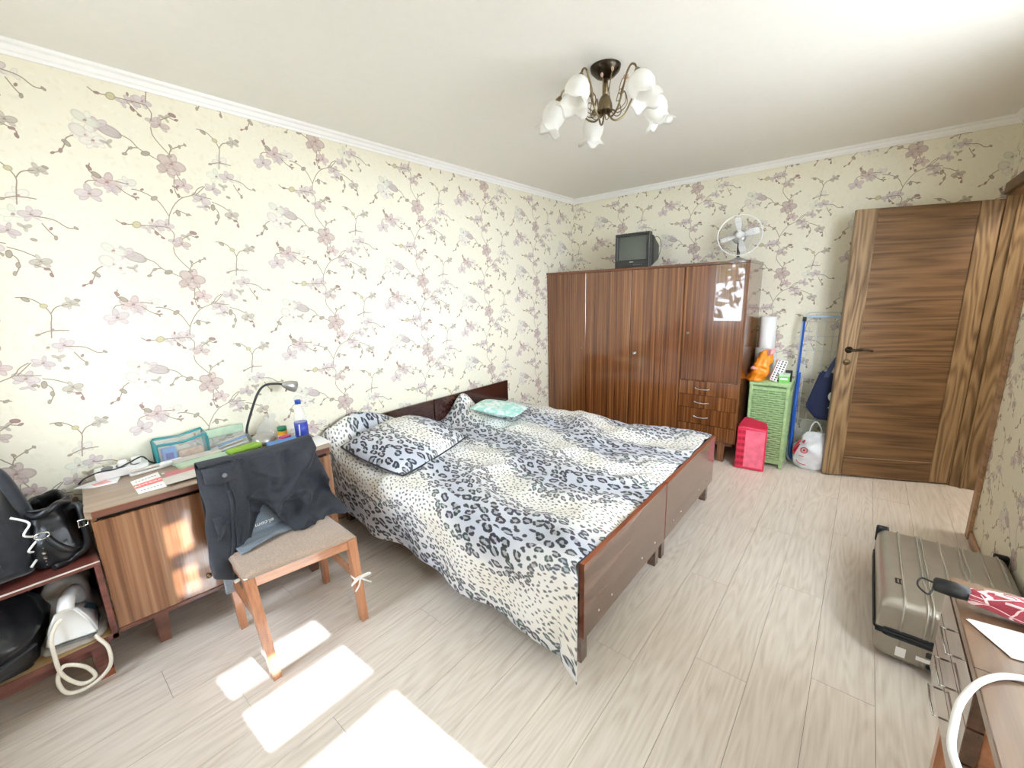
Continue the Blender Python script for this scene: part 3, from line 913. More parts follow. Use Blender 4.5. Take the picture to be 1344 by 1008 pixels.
# ---- windows: white frames, clear panes
def pane_box(parent, ax, c, a0, a1, z0, z1):
    if ax == 'x':
        obj('pane', bxm(c - 0.002, c + 0.002, a0, a1, z0, z1), M['clear_glass'], parent)
    else:
        obj('pane', bxm(a0, a1, c - 0.002, c + 0.002, z0, z1), M['clear_glass'], parent)
wn = struct(bpy.data.objects.new('window_1', None)); COL.objects.link(wn)
bars = [(0.80, 0.81), (1.19, 1.266), (1.413, 1.464), (1.566, 1.99), (2.134, 2.194), (2.354, 2.404), (2.44, 2.45)]
for z0, z1 in bars:
    obj('frame_rail', bxm(RW + 0.06, RW + 0.09, WY0, WY1, z0, z1), M['pvc'], wn)
obj('side_panel', bxm(RW + 0.06, RW + 0.09, -3.90, WY1, 1.99, 2.44), M['pvc'], wn)  # unseen panel added to block sun from the chair and jacket
for (a, b), (c, d) in zip(bars, bars[1:]):
    pane_box(wn, 'x', RW + 0.075, WY0, WY1, b, c)
wn3 = struct(bpy.data.objects.new('fill_window', None)); COL.objects.link(wn3)  # unseen window added to brighten the far half of the room
for z0, z1 in ((VZ0, VZ0 + 0.06), (VZ1 - 0.06, VZ1)):
    obj('frame_rail', bxm(RW + 0.06, RW + 0.11, VY0, VY1, z0, z1), M['pvc'], wn3)
for q in (VY0, (VY0 + VY1) / 2 - 0.035, VY1 - 0.07):
    obj('frame_post', bxm(RW + 0.06, RW + 0.11, q, q + 0.07, VZ0 + 0.06, VZ1 - 0.06), M['pvc'], wn3)
pane_box(wn3, 'x', RW + 0.085, VY0 + 0.07, (VY0 + VY1) / 2 - 0.035, VZ0 + 0.06, VZ1 - 0.06)
pane_box(wn3, 'x', RW + 0.085, (VY0 + VY1) / 2 + 0.035, VY1 - 0.07, VZ0 + 0.06, VZ1 - 0.06)
wn2 = struct(bpy.data.objects.new('window_2', None)); COL.objects.link(wn2)
for z0, z1 in ((BZ0, BZ0 + 0.06), (BZ1 - 0.06, BZ1)):
    obj('frame_rail', bxm(BX0, BX1, BK - 0.10, BK - 0.05, z0, z1), M['pvc'], wn2)
xs = [BX0, BX1]
for q in xs:
    q0 = min(max(q - 0.035, BX0), BX1 - 0.07)
    obj('frame_post', bxm(q0, q0 + 0.07, BK - 0.10, BK - 0.05, BZ0 + 0.06, BZ1 - 0.06), M['pvc'], wn2)
for a, b in zip(xs, xs[1:]):
    pane_box(wn2, 'y', BK - 0.075, a + 0.03, b - 0.03, BZ0 + 0.06, BZ1 - 0.06)
obj('window_sill', bxm(BX0 - 0.05, BX1 + 0.05, BK - 0.14, BK + 0.16, BZ0 - 0.035, BZ0, 0.006), M['pvc'], wn2)

# ---- outside: lawn and trees seen only in the wardrobe gloss
struct(obj('ground', bxm(-40, 40, -60, 40, -3.3, -3.0), M['lawn']))
def tree(x, y, h, r, seed, label):
    t = thing('garden_tree', label, 'tree', (x, y, -3.0))
    obj('trunk', tb([(0, 0, 0), (0.1, 0.05, h * 0.4), (0.0, 0.1, h * 0.75)], [0.22, 0.16, 0.08], 8), M['bark'], t)
    rg = random.Random(seed)
    bm = nb()
    for i in range(1500):
        d = Vector((rg.gauss(0, 1), rg.gauss(0, 1), rg.gauss(0, 1))).normalized() * (rg.random() ** 0.4) * r
        p = Vector((0, 0, h * 0.72)) + Vector((d.x, d.y, d.z * 1.1))
        s = rg.uniform(0.12, 0.28)
        a = Vector((rg.gauss(0, 1), rg.gauss(0, 1), rg.gauss(0, 1))).normalized()
        b_ = a.orthogonal().normalized()
        vs = [bm.verts.new(p + a * s), bm.verts.new(p + b_ * s * 0.5), bm.verts.new(p - a * s), bm.verts.new(p - b_ * s * 0.5)]
        bm.faces.new(vs)
    f_ = obj('foliage', bm, M['leaf'], t)
    f_['kind'] = 'stuff'
tree(-2.2, -11.0, 7.5, 2.2, 1, 'leafy green garden tree outside the wide window, left one')
tree(3.6, -13.5, 8.2, 2.4, 2, 'taller leafy garden tree outside the wide window, right one')
# ------------------------------------------------------------------ wardrobe
def make_wardrobe():
    t = thing('wardrobe', 'glossy striped mahogany four-door wardrobe with drawers against the far wall', 'wardrobe', (0.983, -0.275, 0))
    hw, fy, by = 0.978, -0.274, 0.262
    zt, zb = 1.732, 0.182
    cb = nb()
    box(cb, -hw, -hw + 0.018, fy + 0.018, by, zb, zt - 0.02)
    box(cb, hw - 0.018, hw, fy + 0.012, by, zb, zt - 0.02, 0.002)
    box(cb, -hw + 0.018, hw - 0.018, fy + 0.03, by, zb, zb + 0.02)
    box(cb, -hw + 0.018, hw - 0.018, by - 0.012, by, zb, zt - 0.02)
    box(cb, -hw + 0.018, hw - 0.018, fy + 0.022, fy + 0.03, zb + 0.02, zt - 0.02)
    obj('carcass', cb, M['mahog'], t)
    obj('top_board', bxm(-hw - 0.004, hw + 0.004, fy - 0.006, by, zt - 0.02, zt, 0.003), M['mahog_h'], t)
    xs = [-hw + 0.002, -0.495, -0.009, 0.481, hw - 0.006]
    for i in range(4):
        z0 = zb + 0.006 if i < 3 else 0.722
        # local origin per door so the veneer differs
        d = obj('door', bxm(0, xs[i + 1] - xs[i] - 0.006, 0, 0.018, z0, zt - 0.024, 0.003), M['mahog'], t, loc=(xs[i] + 0.003, fy, 0))
        kx = {0: 0.427, 1: None, 2: 0.055, 3: 0.048}[i]
        if kx is not None:
            kz = {0: 0.94, 2: 0.93, 3: 1.139}[i]
            k = nb()
            lathe(k, [(0, 0), (0.013, 0), (0.013, 0.003), (0.006, 0.004), (0, 0.0042)], 14, Matrix.Translation((kx, 0, kz)) @ Matrix.Rotation(R(90), 4, 'X'))
            lo = obj('lock', k, M['brass'] if i != 2 else M['chrome'], d)
            if i == 2:
                kk = nb()
                box(kk, kx - 0.002, kx + 0.002, -0.028, -0.003, kz - 0.004, kz + 0.004)
                lathe(kk, [(0, 0), (0.012, 0), (0.012, 0.003), (0, 0.003)], 12, Matrix.Translation((kx, -0.03, kz)) @ Matrix.Rotation(R(90), 4, 'X'))
                obj('key', kk, M['chrome'], d)
    zs = [0.716, 0.59, 0.468, 0.322, 0.188]
    for i in range(4):
        d = obj('drawer', bxm(0, xs[4] - xs[3] - 0.006, 0, 0.018, zs[i + 1] + 0.002, zs[i] - 0.002, 0.002), M['mahog'], t, loc=(xs[3] + 0.003, fy, 0))
        zc = (zs[i] + zs[i + 1]) / 2 - (0.0 if i < 3 else 0.0)
        h = nb()
        cx = 0.205
        tube(h, [(cx - 0.055, 0.0, zc), (cx - 0.055, -0.022, zc)], 0.007, 10)
        tube(h, [(cx + 0.055, 0.0, zc), (cx + 0.055, -0.022, zc)], 0.007, 10)
        tube(h, cat([(cx - 0.062, -0.022, zc + 0.006), (cx - 0.045, -0.024, zc - 0.002), (cx, -0.026, zc - 0.006), (cx + 0.045, -0.024, zc - 0.002), (cx + 0.062, -0.022, zc + 0.006)], 4), 0.0045, 8)
        obj('handle', h, M['chrome'], d)
    lg = nb()
    prism(lg, [(-0.024, 0), (0.024, 0), (0.03, zb), (-0.03, zb)], -0.02, 0.02, 'y')
    first = obj('leg', lg, M['mahog'], t, loc=(hw - 0.115, fy + 0.05, 0))
    for lx, ly in ((-hw + 0.115, fy + 0.05), (hw - 0.115, by - 0.06), (-hw + 0.115, by - 0.06), (0, fy + 0.05)):
        inst(first, t, (lx, ly, 0))
    obj('plinth_rail', bxm(-hw + 0.03, hw - 0.03, fy + 0.04, fy + 0.06, zb - 0.035, zb), M['mahog_h'], t)
make_wardrobe()

# ------------------------------------------------------------------ television
def make_tv():
    t = thing('crt_television', 'small black tube television standing on the wardrobe top', 'television', (0.935, -0.475, 1.732), R(-3))
    w, h = 0.176, 0.318
    b = nb()
    for x0, x1, z0, z1 in ((-w, w, h - 0.026, h), (-w, w, 0.0, 0.07), (-w, -w + 0.026, 0.07, h - 0.026), (w - 0.026, w, 0.07, h - 0.026)):
        box(b, x0, x1, 0, 0.055, z0, z1, 0.004)
    obj('bezel', b, M['tv_grey'], t)
    bk = nb()
    rings = [(0, 0, 0.055, 0.172, 0.150, 12), (0, 0, 0.13, 0.165, 0.142, 10), (0, 0, 0.24, 0.135, 0.115, 8), (0, 0, 0.36, 0.105, 0.085, 8)]
    loft(bk, rings, 32)
    bmesh.ops.transform(bk, matrix=Matrix.Translation((0, 0, 0.158)) @ Matrix.Rotation(R(-90), 4, 'X'), verts=bk.verts)
    obj('rear_housing', bk, M['tv_grey'], t)
    def scr(u, v):
        x, z = (u - 0.5) * 2, (v - 0.5) * 2
        return (x * (w - 0.024), 0.018 - 0.012 * (1 - x * x) * (1 - z * z) - 0.004, 0.181 + z * 0.114)
    sc_ = sheet('screen', scr, 14, 12, M['screen'], t)
    fr = nb()
    for x0, x1, z0, z1 in ((-w + 0.022, w - 0.022, h - 0.032, h - 0.022), (-w + 0.022, w - 0.022, 0.064, 0.074), (-w + 0.022, -w + 0.032, 0.07, h - 0.026), (w - 0.032, w - 0.022, 0.07, h - 0.026)):
        box(fr, x0, x1, 0.006, 0.02, z0, z1)
    obj('screen_surround', fr, M['black'], t)
    cp = nb()
    box(cp, -0.11, 0.13, -0.003, 0.004, 0.014, 0.034, 0.002)
    obj('control_flap', cp, M['black'], t)
    for i in range(5):
        obj('button', bxm(0.02 + i * 0.02, 0.032 + i * 0.02, -0.005, 0.0, 0.021, 0.027, 0.001), M['grey_plastic'], t)
    obj('badge', bxm(-0.02, 0.02, -0.002, 0.002, 0.052, 0.058), M['chrome'], t)
    obj('aerial_cable', tb(cat([(0.15, 0.1, 0.26), (0.2, 0.13, 0.27), (0.19, 0.22, 0.2), (0.13, 0.3, 0.1)], 6), 0.0025, 6), M['black'], t)
make_tv()

# ------------------------------------------------------------------ desk fan
def make_fan():
    t = thing('desk_fan', 'white desk fan with round wire guard on the wardrobe top', 'fan', (1.815, -0.30, 1.732), R(14))
    obj('base', lt([(0, 0), (0.098, 0), (0.1, 0.008), (0.07, 0.018), (0.03, 0.032), (0.016, 0.04), (0, 0.042)], 32), M['silver'], t)
    obj('neck', tb([(0, 0, 0.035), (0, 0.0, 0.08), (0, 0.03, 0.15), (0, 0.045, 0.2)], 0.012, 10), M['bronze'], t)
    hz = 0.218
    A = Matrix.Translation((0, 0, hz)) @ Matrix.Rotation(R(-8), 4, 'X') @ Matrix.Rotation(R(90), 4, 'X')   # local +z -> -y
    obj('motor_housing', lt([(0, -0.12), (0.045, -0.115), (0.056, -0.08), (0.056, -0.03), (0.04, -0.018), (0, -0.016)], 20, A), M['silver'], t)
    obj('hub_cap', lt([(0, 0.028), (0.016, 0.027), (0.031, 0.02), (0.034, 0.008), (0.034, 0.0), (0, 0.0)][::-1], 20, A), M['white_metal'], t)
    for k in range(4):
        a = R((12, 99, 195, 283)[k])
        def bl(u, v):
            r = lerp(0.022, 0.148, v)
            wd = lerp(0.024, 0.052, sst(0, 0.7, v)) * (1 - 0.35 * sst(0.85, 1, v))
            s = (u - 0.5) * wd
            z = (u - 0.5) * 0.03 * (1 - 0.3 * v)
            p = Vector((r * math.cos(a) - s * math.sin(a), r * math.sin(a) + s * math.cos(a), z - 0.002))
            return A @ p
        sheet('blade', bl, 6, 10, M['white_metal'], t, 0.0012)
    rr = 0.167
    rim = nb()
    tube(rim, [A @ Vector((rr * math.cos(q), rr * math.sin(q), 0.0)) for q in [2 * PI * i / 64 for i in range(64)]], 0.0045, 8, True)
    obj('guard_rim', rim, M['white_metal'], t)
    g = nb()
    for side, dz in ((1, 0.045), (-1, -0.06)):
        for i in range(44):
            q = 2 * PI * i / 44
            P = []
            for j in range(7):
                s = j / 6
                r = lerp(0.035 if side > 0 else 0.05, rr, s)
                z = dz * (1 - s ** 3)
                P.append(A @ Vector((r * math.cos(q), r * math.sin(q), z)))
            tube(g, P, 0.0008, 4)
        for r_ in (0.04, 0.1):
            z = dz * (1 - ((r_ - 0.035) / (rr - 0.035)) ** 3)
            tube(g, [A @ Vector((r_ * math.cos(q), r_ * math.sin(q), z)) for q in [2 * PI * i / 36 for i in range(36)]], 0.001, 4, True)
    o = obj('guard_wires', g, M['silver'], t)
make_fan()

# ------------------------------------------------------------------ ceiling lamp
def make_chandelier():
    t = thing('ceiling_lamp', 'five-arm brass ceiling lamp with frosted tulip shades', 'lamp', (1.64, -2.38, H))
    obj('ceiling_canopy', lt([(0, -0.052), (0.018, -0.05), (0.045, -0.04), (0.066, -0.02), (0.071, -0.004), (0.071, 0), (0, 0)], 36), M['bronze'], t)
    obj('stem', lt([(0, -0.13), (0.013, -0.13), (0.013, -0.045), (0, -0.045)], 18), M['brass'], t)
    obj('bell_body', lt([(0, -0.118), (0.014, -0.118), (0.026, -0.135), (0.034, -0.16), (0.036, -0.188), (0.033, -0.19), (0.03, -0.165), (0, -0.15)], 24), M['brass'], t)
    angs = [205, 269, 336, 43, 132]
    for k, a in enumerate(angs):
        Rz = Matrix.Rotation(R(a), 4, 'Z')
        P = cat([(0.016, 0, -0.165), (0.022, 0, -0.205), (0.05, 0, -0.226), (0.092, 0, -0.205), (0.125, 0, -0.145), (0.15, 0, -0.088), (0.175, 0, -0.066), (0.2, 0, -0.076), (0.212, 0, -0.098)], 6)
        ar = obj('arm', tb([Rz @ p for p in P], 0.0045, 8), M['brass'], t)
        D = Rz @ Matrix.Translation((0.214, 0, -0.1)) @ Matrix.Rotation(R(157), 4, 'Y')   # local +z points down and out
        obj('holder_cup', lt([(0, -0.006), (0.008, -0.004), (0.016, 0.01), (0.022, 0.028), (0.02, 0.03), (0, 0.026)], 16, D), M['brass'], ar)
        prof = [(0.016, 0.02), (0.036, 0.032), (0.05, 0.055), (0.056, 0.08), (0.052, 0.105), (0.044, 0.122), (0.046, 0.136), (0.056, 0.15), (0.068, 0.158), (0.055, 0.147), (0.043, 0.135), (0.041, 0.12), (0.049, 0.1), (0.053, 0.08), (0.047, 0.055), (0.03, 0.034), (0.012, 0.03)]
        def wv(j, aa, r, z):
            f = sst(5, 8, j) if j <= 8 else 1 - sst(8, 11, j)
            return r * (1 + 0.10 * f * math.sin(5 * aa)), z + 0.012 * f * math.sin(5 * aa + 1)
        s_ = lathe(nb(), prof, 40, D, wv)
        obj('shade', s_, M['frost'], t)
        for sgn in (-1, 1):
            b0 = Rz @ Matrix.Rotation(R(9 * sgn), 4, 'Z')
            tw = [(0.02, 0, -0.17), (0.06, 0.01 * sgn, -0.2), (0.098, 0.03 * sgn, -0.175), (0.088, 0.034 * sgn, -0.125), (0.068, 0.02 * sgn, -0.13), (0.082, 0.018 * sgn, -0.085), (0.1, 0.02 * sgn, -0.055 - 0.02 * (sgn > 0))]
            tt = obj('tendril', tb([b0 @ Vector(p) for p in cat(tw, 5)], 0.0022, 5), M['brass'], ar)
            e = b0 @ Vector(tw[-1])
            bb = nb()
            bmesh.ops.create_icosphere(bb, subdivisions=2, radius=0.0065)
            for v in bb.verts:
                v.co = Vector((v.co.x, v.co.y, v.co.z * 1.5)) + e
            obj('bead', bb, M['rose'], ar, smooth=True)
make_chandelier()

# ------------------------------------------------------------------ the two beds
def make_bed(name, label, y0, y1):
    t = thing(name, label, 'bed', (1.0, (y0 + y1) / 2, 0), 0, 'twin beds pushed together')
    h = (y1 - y0) / 2 - 0.003
    fx = 0.98
    f = nb()
    box(f, fx - 0.022, fx - 0.003, -h, h, 0.142, 0.482)
    obj('footboard', f, M['bed_v'], t)
    e = nb()
    box(e, fx - 0.023, fx - 0.0, -h, h, 0.482, 0.487, 0.001)
    box(e, fx - 0.023, fx - 0.002, -h - 0.002, -h, 0.142, 0.487)
    obj('footboard_edge', e, M['bed_edge'], t)
    for by in (-0.72, -0.45, 0.3, 0.68):
        b = nb()
        lathe(b, [(0, 0), (0.0055, 0), (0.004, 0.003), (0, 0.0035)], 10, Matrix.Translation((fx - 0.003, by * h, 0.2)) @ Matrix.Rotation(R(90), 4, 'Y'))
        obj('bolt', b, M['white_metal'], t)
    obj('headboard', bxm(-0.985, -0.963, -h, h, 0.16, 0.685, 0.002), M['bed_dark'], t)
    for s in (-1, 1):
        obj('side_rail', bxm(-0.962, fx - 0.024, s * (h - 0.05) - 0.011, s * (h - 0.05) + 0.011, 0.17, 0.33), M['bed_v'], t)
    lg = obj('leg', bxm(-0.0, 0.045, -0.024, 0.024, 0, 0.3, 0.002), M['bed_v'], t, loc=(fx - 0.07, -h + 0.04, 0))
    inst(lg, t, (fx - 0.07, h - 0.04, 0))
    inst(lg, t, (-0.955, -h + 0.05, 0))
    inst(lg, t, (-0.955, h - 0.05, 0))
    mt = nb()
    box(mt, -0.955, fx - 0.04, -h + 0.01, h - 0.01, 0.3, 0.445, 0.03, seg=3)
    obj('mattress', mt, M['white_cloth'], t)
make_bed('single_bed', 'brown veneered single bed nearer the writing desk, pushed against its twin', -3.13, -2.243)
make_bed('single_bed', 'brown veneered single bed nearer the wardrobe, pushed against its twin', -2.237, -1.29)

# ------------------------------------------------------------------ leopard bedspread
def gauss(x, y, cx, cy, sx, sy):
    return math.exp(-((x - cx) / sx) ** 2 - ((y - cy) / sy) ** 2)

def ztop(x, y):
    z = 0.478
    z += 0.085 * gauss(x, y, 0.36, -2.84, 0.34, 0.38)            # over the near pillow
    z += 0.23 * gauss(x, y, 0.05, -2.95, 0.15, 0.40)
    z += 0.17 * gauss(x, y, 0.10, -1.98, 0.12, 0.13)             # crumpled peak at the headboard
    z += 0.07 * gauss(x, y, 0.34, -1.98, 0.24, 0.10)
    z += 0.05 * gauss(x, y, 0.3, -1.62, 0.26, 0.26)
    z -= 0.02 * gauss(x, y, 0.2, -2.3, 0.14, 0.1)
    # rumples fanning from the pillow towards the foot
    n1 = noise.noise(Vector((x * 1.6, y * 1.6, 3.0)))
    z += 0.014 * math.sin(9.0 * (0.75 * x + 0.9 * y) + 4.0 * n1) * sst(0.3, 0.8, x) * (0.6 + n1)
    z += 0.026 * noise.noise(Vector((x * 3.0 + y, y * 4.5, 1.0)))
    q = 1 - 2.4 * abs(noise.noise(Vector((x * 2.2 + y * 0.8, y * 3.4 - x * 0.6, 9.0))))
    z += 0.016 * max(q, 0) ** 2 * sst(0.2, 0.6, x)
    z += 0.010 * noise.noise(Vector((x * 9, y * 7, 5.0)))
    z += 0.013 * math.exp(-((y + 2.235 + 0.06 * math.sin(5 * x)) / 0.05) ** 2) * sst(0.5, 0.9, x) * math.sin(11 * x)
    z += 0.012 * math.exp(-(((x - 1.45) * 0.8 + (y + 2.1) * 0.6) / 0.05) ** 2) * sst(-2.7, -2.2, y)
    return max(z, 0.452)

def hem(x):
    P = [(0.0, 0.30), (0.15, 0.22), (0.6, 0.15), (1.1, 0.145), (1.5, 0.125), (1.8, 0.085), (1.88, 0.075), (1.90, 0.10), (1.93, 0.06), (1.965, 0.015), (2.0, 0.03)]
    for (a, b), (c, d) in zip(P, P[1:]):
        if x <= c:
            return lerp(b, d, (x - a) / (c - a))
    return P[-1][1]

YF, YN, RC = -1.285, -3.125, 0.075
def spread_pt(u, v):
    x = lerp(0.042, 1.952, u)
    x_in = x
    if v < 0.05:
        k = v / 0.05
        z1 = ztop(x, YF)
        return (x, YF + 0.008 - 0.008 * k, lerp(0.33, z1 - 0.004, k))
    if v < 0.70:
        k = (v - 0.05) / 0.65
        y = lerp(YF, YN, k)
        return (x, y, ztop(x, y) - 0.03 * math.exp(-((y - YN) / 0.09) ** 2) * (0 if x < 0.8 else 1) * 0.3)
    zt = ztop(x, YN)
    if v < 0.76:
        k = (v - 0.70) / 0.06 * PI / 2
        return (x + 0.034 * sst(1.84, 1.95, x) * sst(0.35, 1, math.sin(k)), YN - RC * math.sin(k), zt - RC * (1 - math.cos(k)))
    k = (v - 0.76) / 0.24
    z0 = zt - RC
    z = lerp(z0, hem(x), k)
    fold = 0.022 * math.sin(7.3 * x + 1.2) + 0.012 * math.sin(17 * x) + 0.02 * noise.noise(Vector((x * 4, z * 3, 2)))
    y = YN - RC + fold * k ** 0.7 - 0.012 * k
    tail = sst(1.885, 1.905, x)
    y -= 0.035 * tail * k
    xx = x + (0.034 + 0.02 * k) * sst(1.84, 1.95, x)
    if x < 0.35:
        y -= 0.05 * math.sin(PI * k) * (1 - x / 0.35) * 0.4
    return (xx, y, z)
def spread_uv(u, v):
    x = 1.91 * u
    s = 0.16 * v / 0.05 if v < 0.05 else (0.16 + (v - 0.05) / 0.65 * 1.84 if v < 0.7 else (2.0 + (v - 0.7) / 0.06 * 0.118 if v < 0.76 else 2.118 + (v - 0.76) / 0.24 * 0.3))
    return (x / 1.2 + 0.1, -s / 1.2 + 0.15 * x)
bs = sheet('bedspread', spread_pt, 150, 190, M['leopard'], None, 0.006, spread_uv, 1.0)
tag(bs, 'black and grey leopard print bedspread over both beds, hanging down at the near side', 'bedspread')

def cushion(name, label, loc, rot, a, b, h, mat, cat_='pillow', seed=0.0, pipe=None, uvs=1.2, amp=0.012, n=40, pinch=0.06, rnd=0.22):
    """soft pillow: a x b footprint, thickness h, corners drawn out"""
    t = thing(name, label, cat_, loc)
    t.rotation_euler = rot
    def half(s):
        def f(u, v):
            x, y = (u - 0.5) * 2, (v - 0.5) * 2
            e = (1 - abs(x) ** 2.6) * (1 - abs(y) ** 2.6)
            k = 1 - pinch * (1 - x * x) * abs(y) ** 3 - pinch * (1 - y * y) * abs(x) ** 3
            px, py = x * a / 2 * k * math.sqrt(1 - rnd * y * y), y * b / 2 * k * math.sqrt(1 - rnd * x * x)
            z = s * h / 2 * max(e, 0) ** 0.5
            z += amp * noise.noise(Vector((px * 5 + seed, py * 5, seed + s))) * e * 2
            return (px, py, z)
        return f
    uvf = lambda u, v: (u * a / uvs, v * b / uvs)
    co = []
    o1 = sheet('cover', half(1), n, n, mat, t, 0, uvf)
    o2 = sheet('underside', half(-1), n, n, mat, t, 0, uvf)
    if pipe:
        P = []
        f = half(1)
        m = 24
        for i in range(m): P.append(f(i / m, 0))
        for i in range(m): P.append(f(1, i / m))
        for i in range(m): P.append(f(1 - i / m, 1))
        for i in range(m): P.append(f(0, 1 - i / m))
        obj('piping', tb(P, 0.005, 6, True), pipe, t)
    return t
cushion('pillow', 'leopard print pillow with dark piping at the head of the near bed', (0.44, -2.82, 0.578), (R(4), R(10), R(10)), 0.60, 0.70, 0.17, M['leopard'], seed=2.0, pipe=M['black_soft'])
cushion('pillow', 'small mint green patterned pillow near the headboard of the far bed', (0.46, -1.9, 0.604), (R(-3), R(7), R(20)), 0.44, 0.42, 0.07, M['mint'], seed=7.0, amp=0.014, pinch=0.1, n=24)
# ------------------------------------------------------------------ writing desk by the left wall
DK = thing('writing_desk', 'low brown writing desk with striped gloss front against the left wall', 'desk', (0.0, -4.30, 0), -R(4.5))
# local: x away from the wall, y along the wall (0 = left end)
DLn, DX = 0.975, 0.455
DKM = Matrix.Translation((0.0, -4.30, 0)) @ Matrix.Rotation(-R(4.5), 4, 'Z')
DT = 0.733
def dloc(x, y, z=DT):
    """world point on the desk top -> location"""
    return (x, y, z)
tp = nb()
prism(tp, [(0.03, 0.0), (DX - 0.02, 0.0), (DX, 0.02), (DX, DLn - 0.02), (DX - 0.02, DLn), (0.03, DLn)], DT - 0.03, DT, 'z')
obj('desk_top', tp, M['desk_top'], DK)
obj('top_edge', bxm(DX - 0.001, DX + 0.003, 0.02, DLn - 0.02, DT - 0.029, DT - 0.002), M['desk_edge'], DK)
cb = nb()
box(cb, 0.04, DX - 0.03, 0.012, 0.03, 0.19, DT - 0.03)
box(cb, 0.04, DX - 0.03, DLn - 0.03, DLn - 0.012, 0.19, DT - 0.03)
box(cb, 0.04, DX - 0.03, 0.03, DLn - 0.03, 0.19, 0.21)
box(cb, 0.04, 0.05, 0.03, DLn - 0.03, 0.21, DT - 0.03)
obj('carcass', cb, M['desk_front'], DK)
obj('gap_shade_strip', bxm(DX - 0.06, DX - 0.05, 0.03, DLn - 0.03, DT - 0.06, DT - 0.03), M['dark'], DK)  # dark strip, paints the shade in the slot under the top
obj('front_panel', bxm(DX - 0.03, DX - 0.012, 0.014, 0.62, 0.196, DT - 0.05, 0.002), M['desk_front'], DK)
obj('front_panel', bxm(DX - 0.03, DX - 0.012, 0.623, DLn - 0.014, 0.196, DT - 0.05, 0.002), M['desk_front'], DK)
kn = nb()
lathe(kn, [(0, 0), (0.009, 0), (0.012, 0.008), (0.008, 0.014), (0, 0.015)], 14, Matrix.Translation((DX - 0.012, 0.34, 0.27)) @ Matrix.Rotation(R(90), 4, 'Y'))
obj('lock', kn, M['brass'], DK)
obj('bottom_rail', bxm(DX - 0.034, DX - 0.008, 0.014, DLn - 0.014, 0.178, 0.196, 0.002), M['desk_edge'], DK)
lgm = nb()
prism(lgm, [(-0.022, 0), (0.018, 0), (0.028, 0.19), (-0.028, 0.19)], -0.02, 0.02, 'x')
l1 = obj('leg', lgm, M['desk_edge'], DK, loc=(DX - 0.1, 0.15, 0))
for p in ((DX - 0.1, DLn - 0.15, 0), (0.1, 0.15, 0), (0.1, DLn - 0.15, 0)):
    inst(l1, DK, p)

# ------------------------------------------------------------------ things on the desk
def flat(name, label, cat_, quad, z0, z1, mat, group=None):
    o = obj(name, prism(nb(), quad, z0, z1, 'z'), mat)
    return tag(o, label, cat_, group)

# reading lamp
lp = thing('desk_lamp', 'silver desk lamp with bent black arm on the writing desk', 'lamp', (0.135, -3.575, DT))
obj('base', lt([(0, 0), (0.062, 0), (0.066, 0.012), (0.055, 0.036), (0.03, 0.05), (0, 0.055)], 28), M['silver'], lp)
obj('arm', tb(cat([(0.0, -0.06, 0.03), (0.0, -0.07, 0.09), (0.005, -0.035, 0.19), (0.01, 0.012, 0.29), (0.01, 0.055, 0.327), (0.01, 0.115, 0.325), (0.01, 0.155, 0.312)], 6), 0.0065, 10), M['black'], lp)
HM = frame_m((0.012, 0.15, 0.314), (1, 0, 0), (0, 0.45, 0.9)) 
hm_ = lathe(nb(), [(0, -0.01), (0.01, -0.008), (0.02, 0.01), (0.03, 0.035), (0.034, 0.07), (0.031, 0.071), (0.018, 0.025), (0, 0.012)], 24, Matrix.Translation((0.01, 0.15, 0.315)) @ Matrix.Rotation(R(-112), 4, 'X'))
obj('lamp_head', hm_, M['silver'], lp)
obj('switch_lever', tb([(0.012, 0.168, 0.3), (0.012, 0.158, 0.27)], 0.003, 6), M['black'], lp)

# water bottle
bt = thing('water_bottle', 'clear plastic water bottle with blue cap and blue label on the writing desk', 'bottle', (0.31, -3.425, DT))
obj('bottle_body', lt([(0, 0), (0.03, 0), (0.034, 0.006), (0.034, 0.03), (0.032, 0.035), (0.034, 0.04), (0.034, 0.12), (0.03, 0.15), (0.016, 0.205), (0.0135, 0.215), (0.0135, 0.225), (0, 0.225)], 28), M['clear'], bt)
obj('label', lt([(0.0343, 0.035), (0.0348, 0.035), (0.0348, 0.118), (0.0343, 0.118)], 28), M['blue_label'], bt)
for k in range(1):
    a = R(-42)
    obj('label_stripe', tb([(0.0352 * math.cos(a), 0.0352 * math.sin(a), 0.045), (0.0352 * math.cos(a + 0.1), 0.0352 * math.sin(a + 0.1), 0.11)], 0.004, 6), M['grey_paper'], bt)
obj('cap', lt([(0, 0.222), (0.016, 0.222), (0.016, 0.243), (0.014, 0.245), (0, 0.245)], 20), M['blue_cap'], bt)

# yellow jar, pink box, glass jar, carton, clear bag
jr = thing('small_jar', 'small yellow jar with green lid on the writing desk', 'jar', (0.165, -3.475, DT))
obj('jar_body', lt([(0, 0), (0.024, 0), (0.026, 0.004), (0.026, 0.048), (0.022, 0.054), (0, 0.054)], 22), M['yellow'], jr)
obj('lid', lt([(0, 0.052), (0.025, 0.052), (0.025, 0.074), (0, 0.075)], 22), M['green_lid'], jr)
obj('jar_label', lt([(0.0262, 0.012), (0.0268, 0.012), (0.0268, 0.026), (0.0262, 0.026)], 22), M['white_plastic'], jr)
gj = thing('glass_jar', 'small clear glass jar beside the water bottle', 'jar', (0.2, -3.415, DT))
obj('jar_body', lt([(0, 0), (0.022, 0), (0.025, 0.004), (0.025, 0.05), (0.02, 0.056), (0, 0.056)], 20), M['clear'], gj)
obj('lid', lt([(0, 0.056), (0.021, 0.056), (0.021, 0.066), (0, 0.067)], 20), M['white_plastic'], gj)
pk = thing('small_box', 'little pink box in front of the yellow jar', 'box', (0.222, -3.487, DT), R(12))
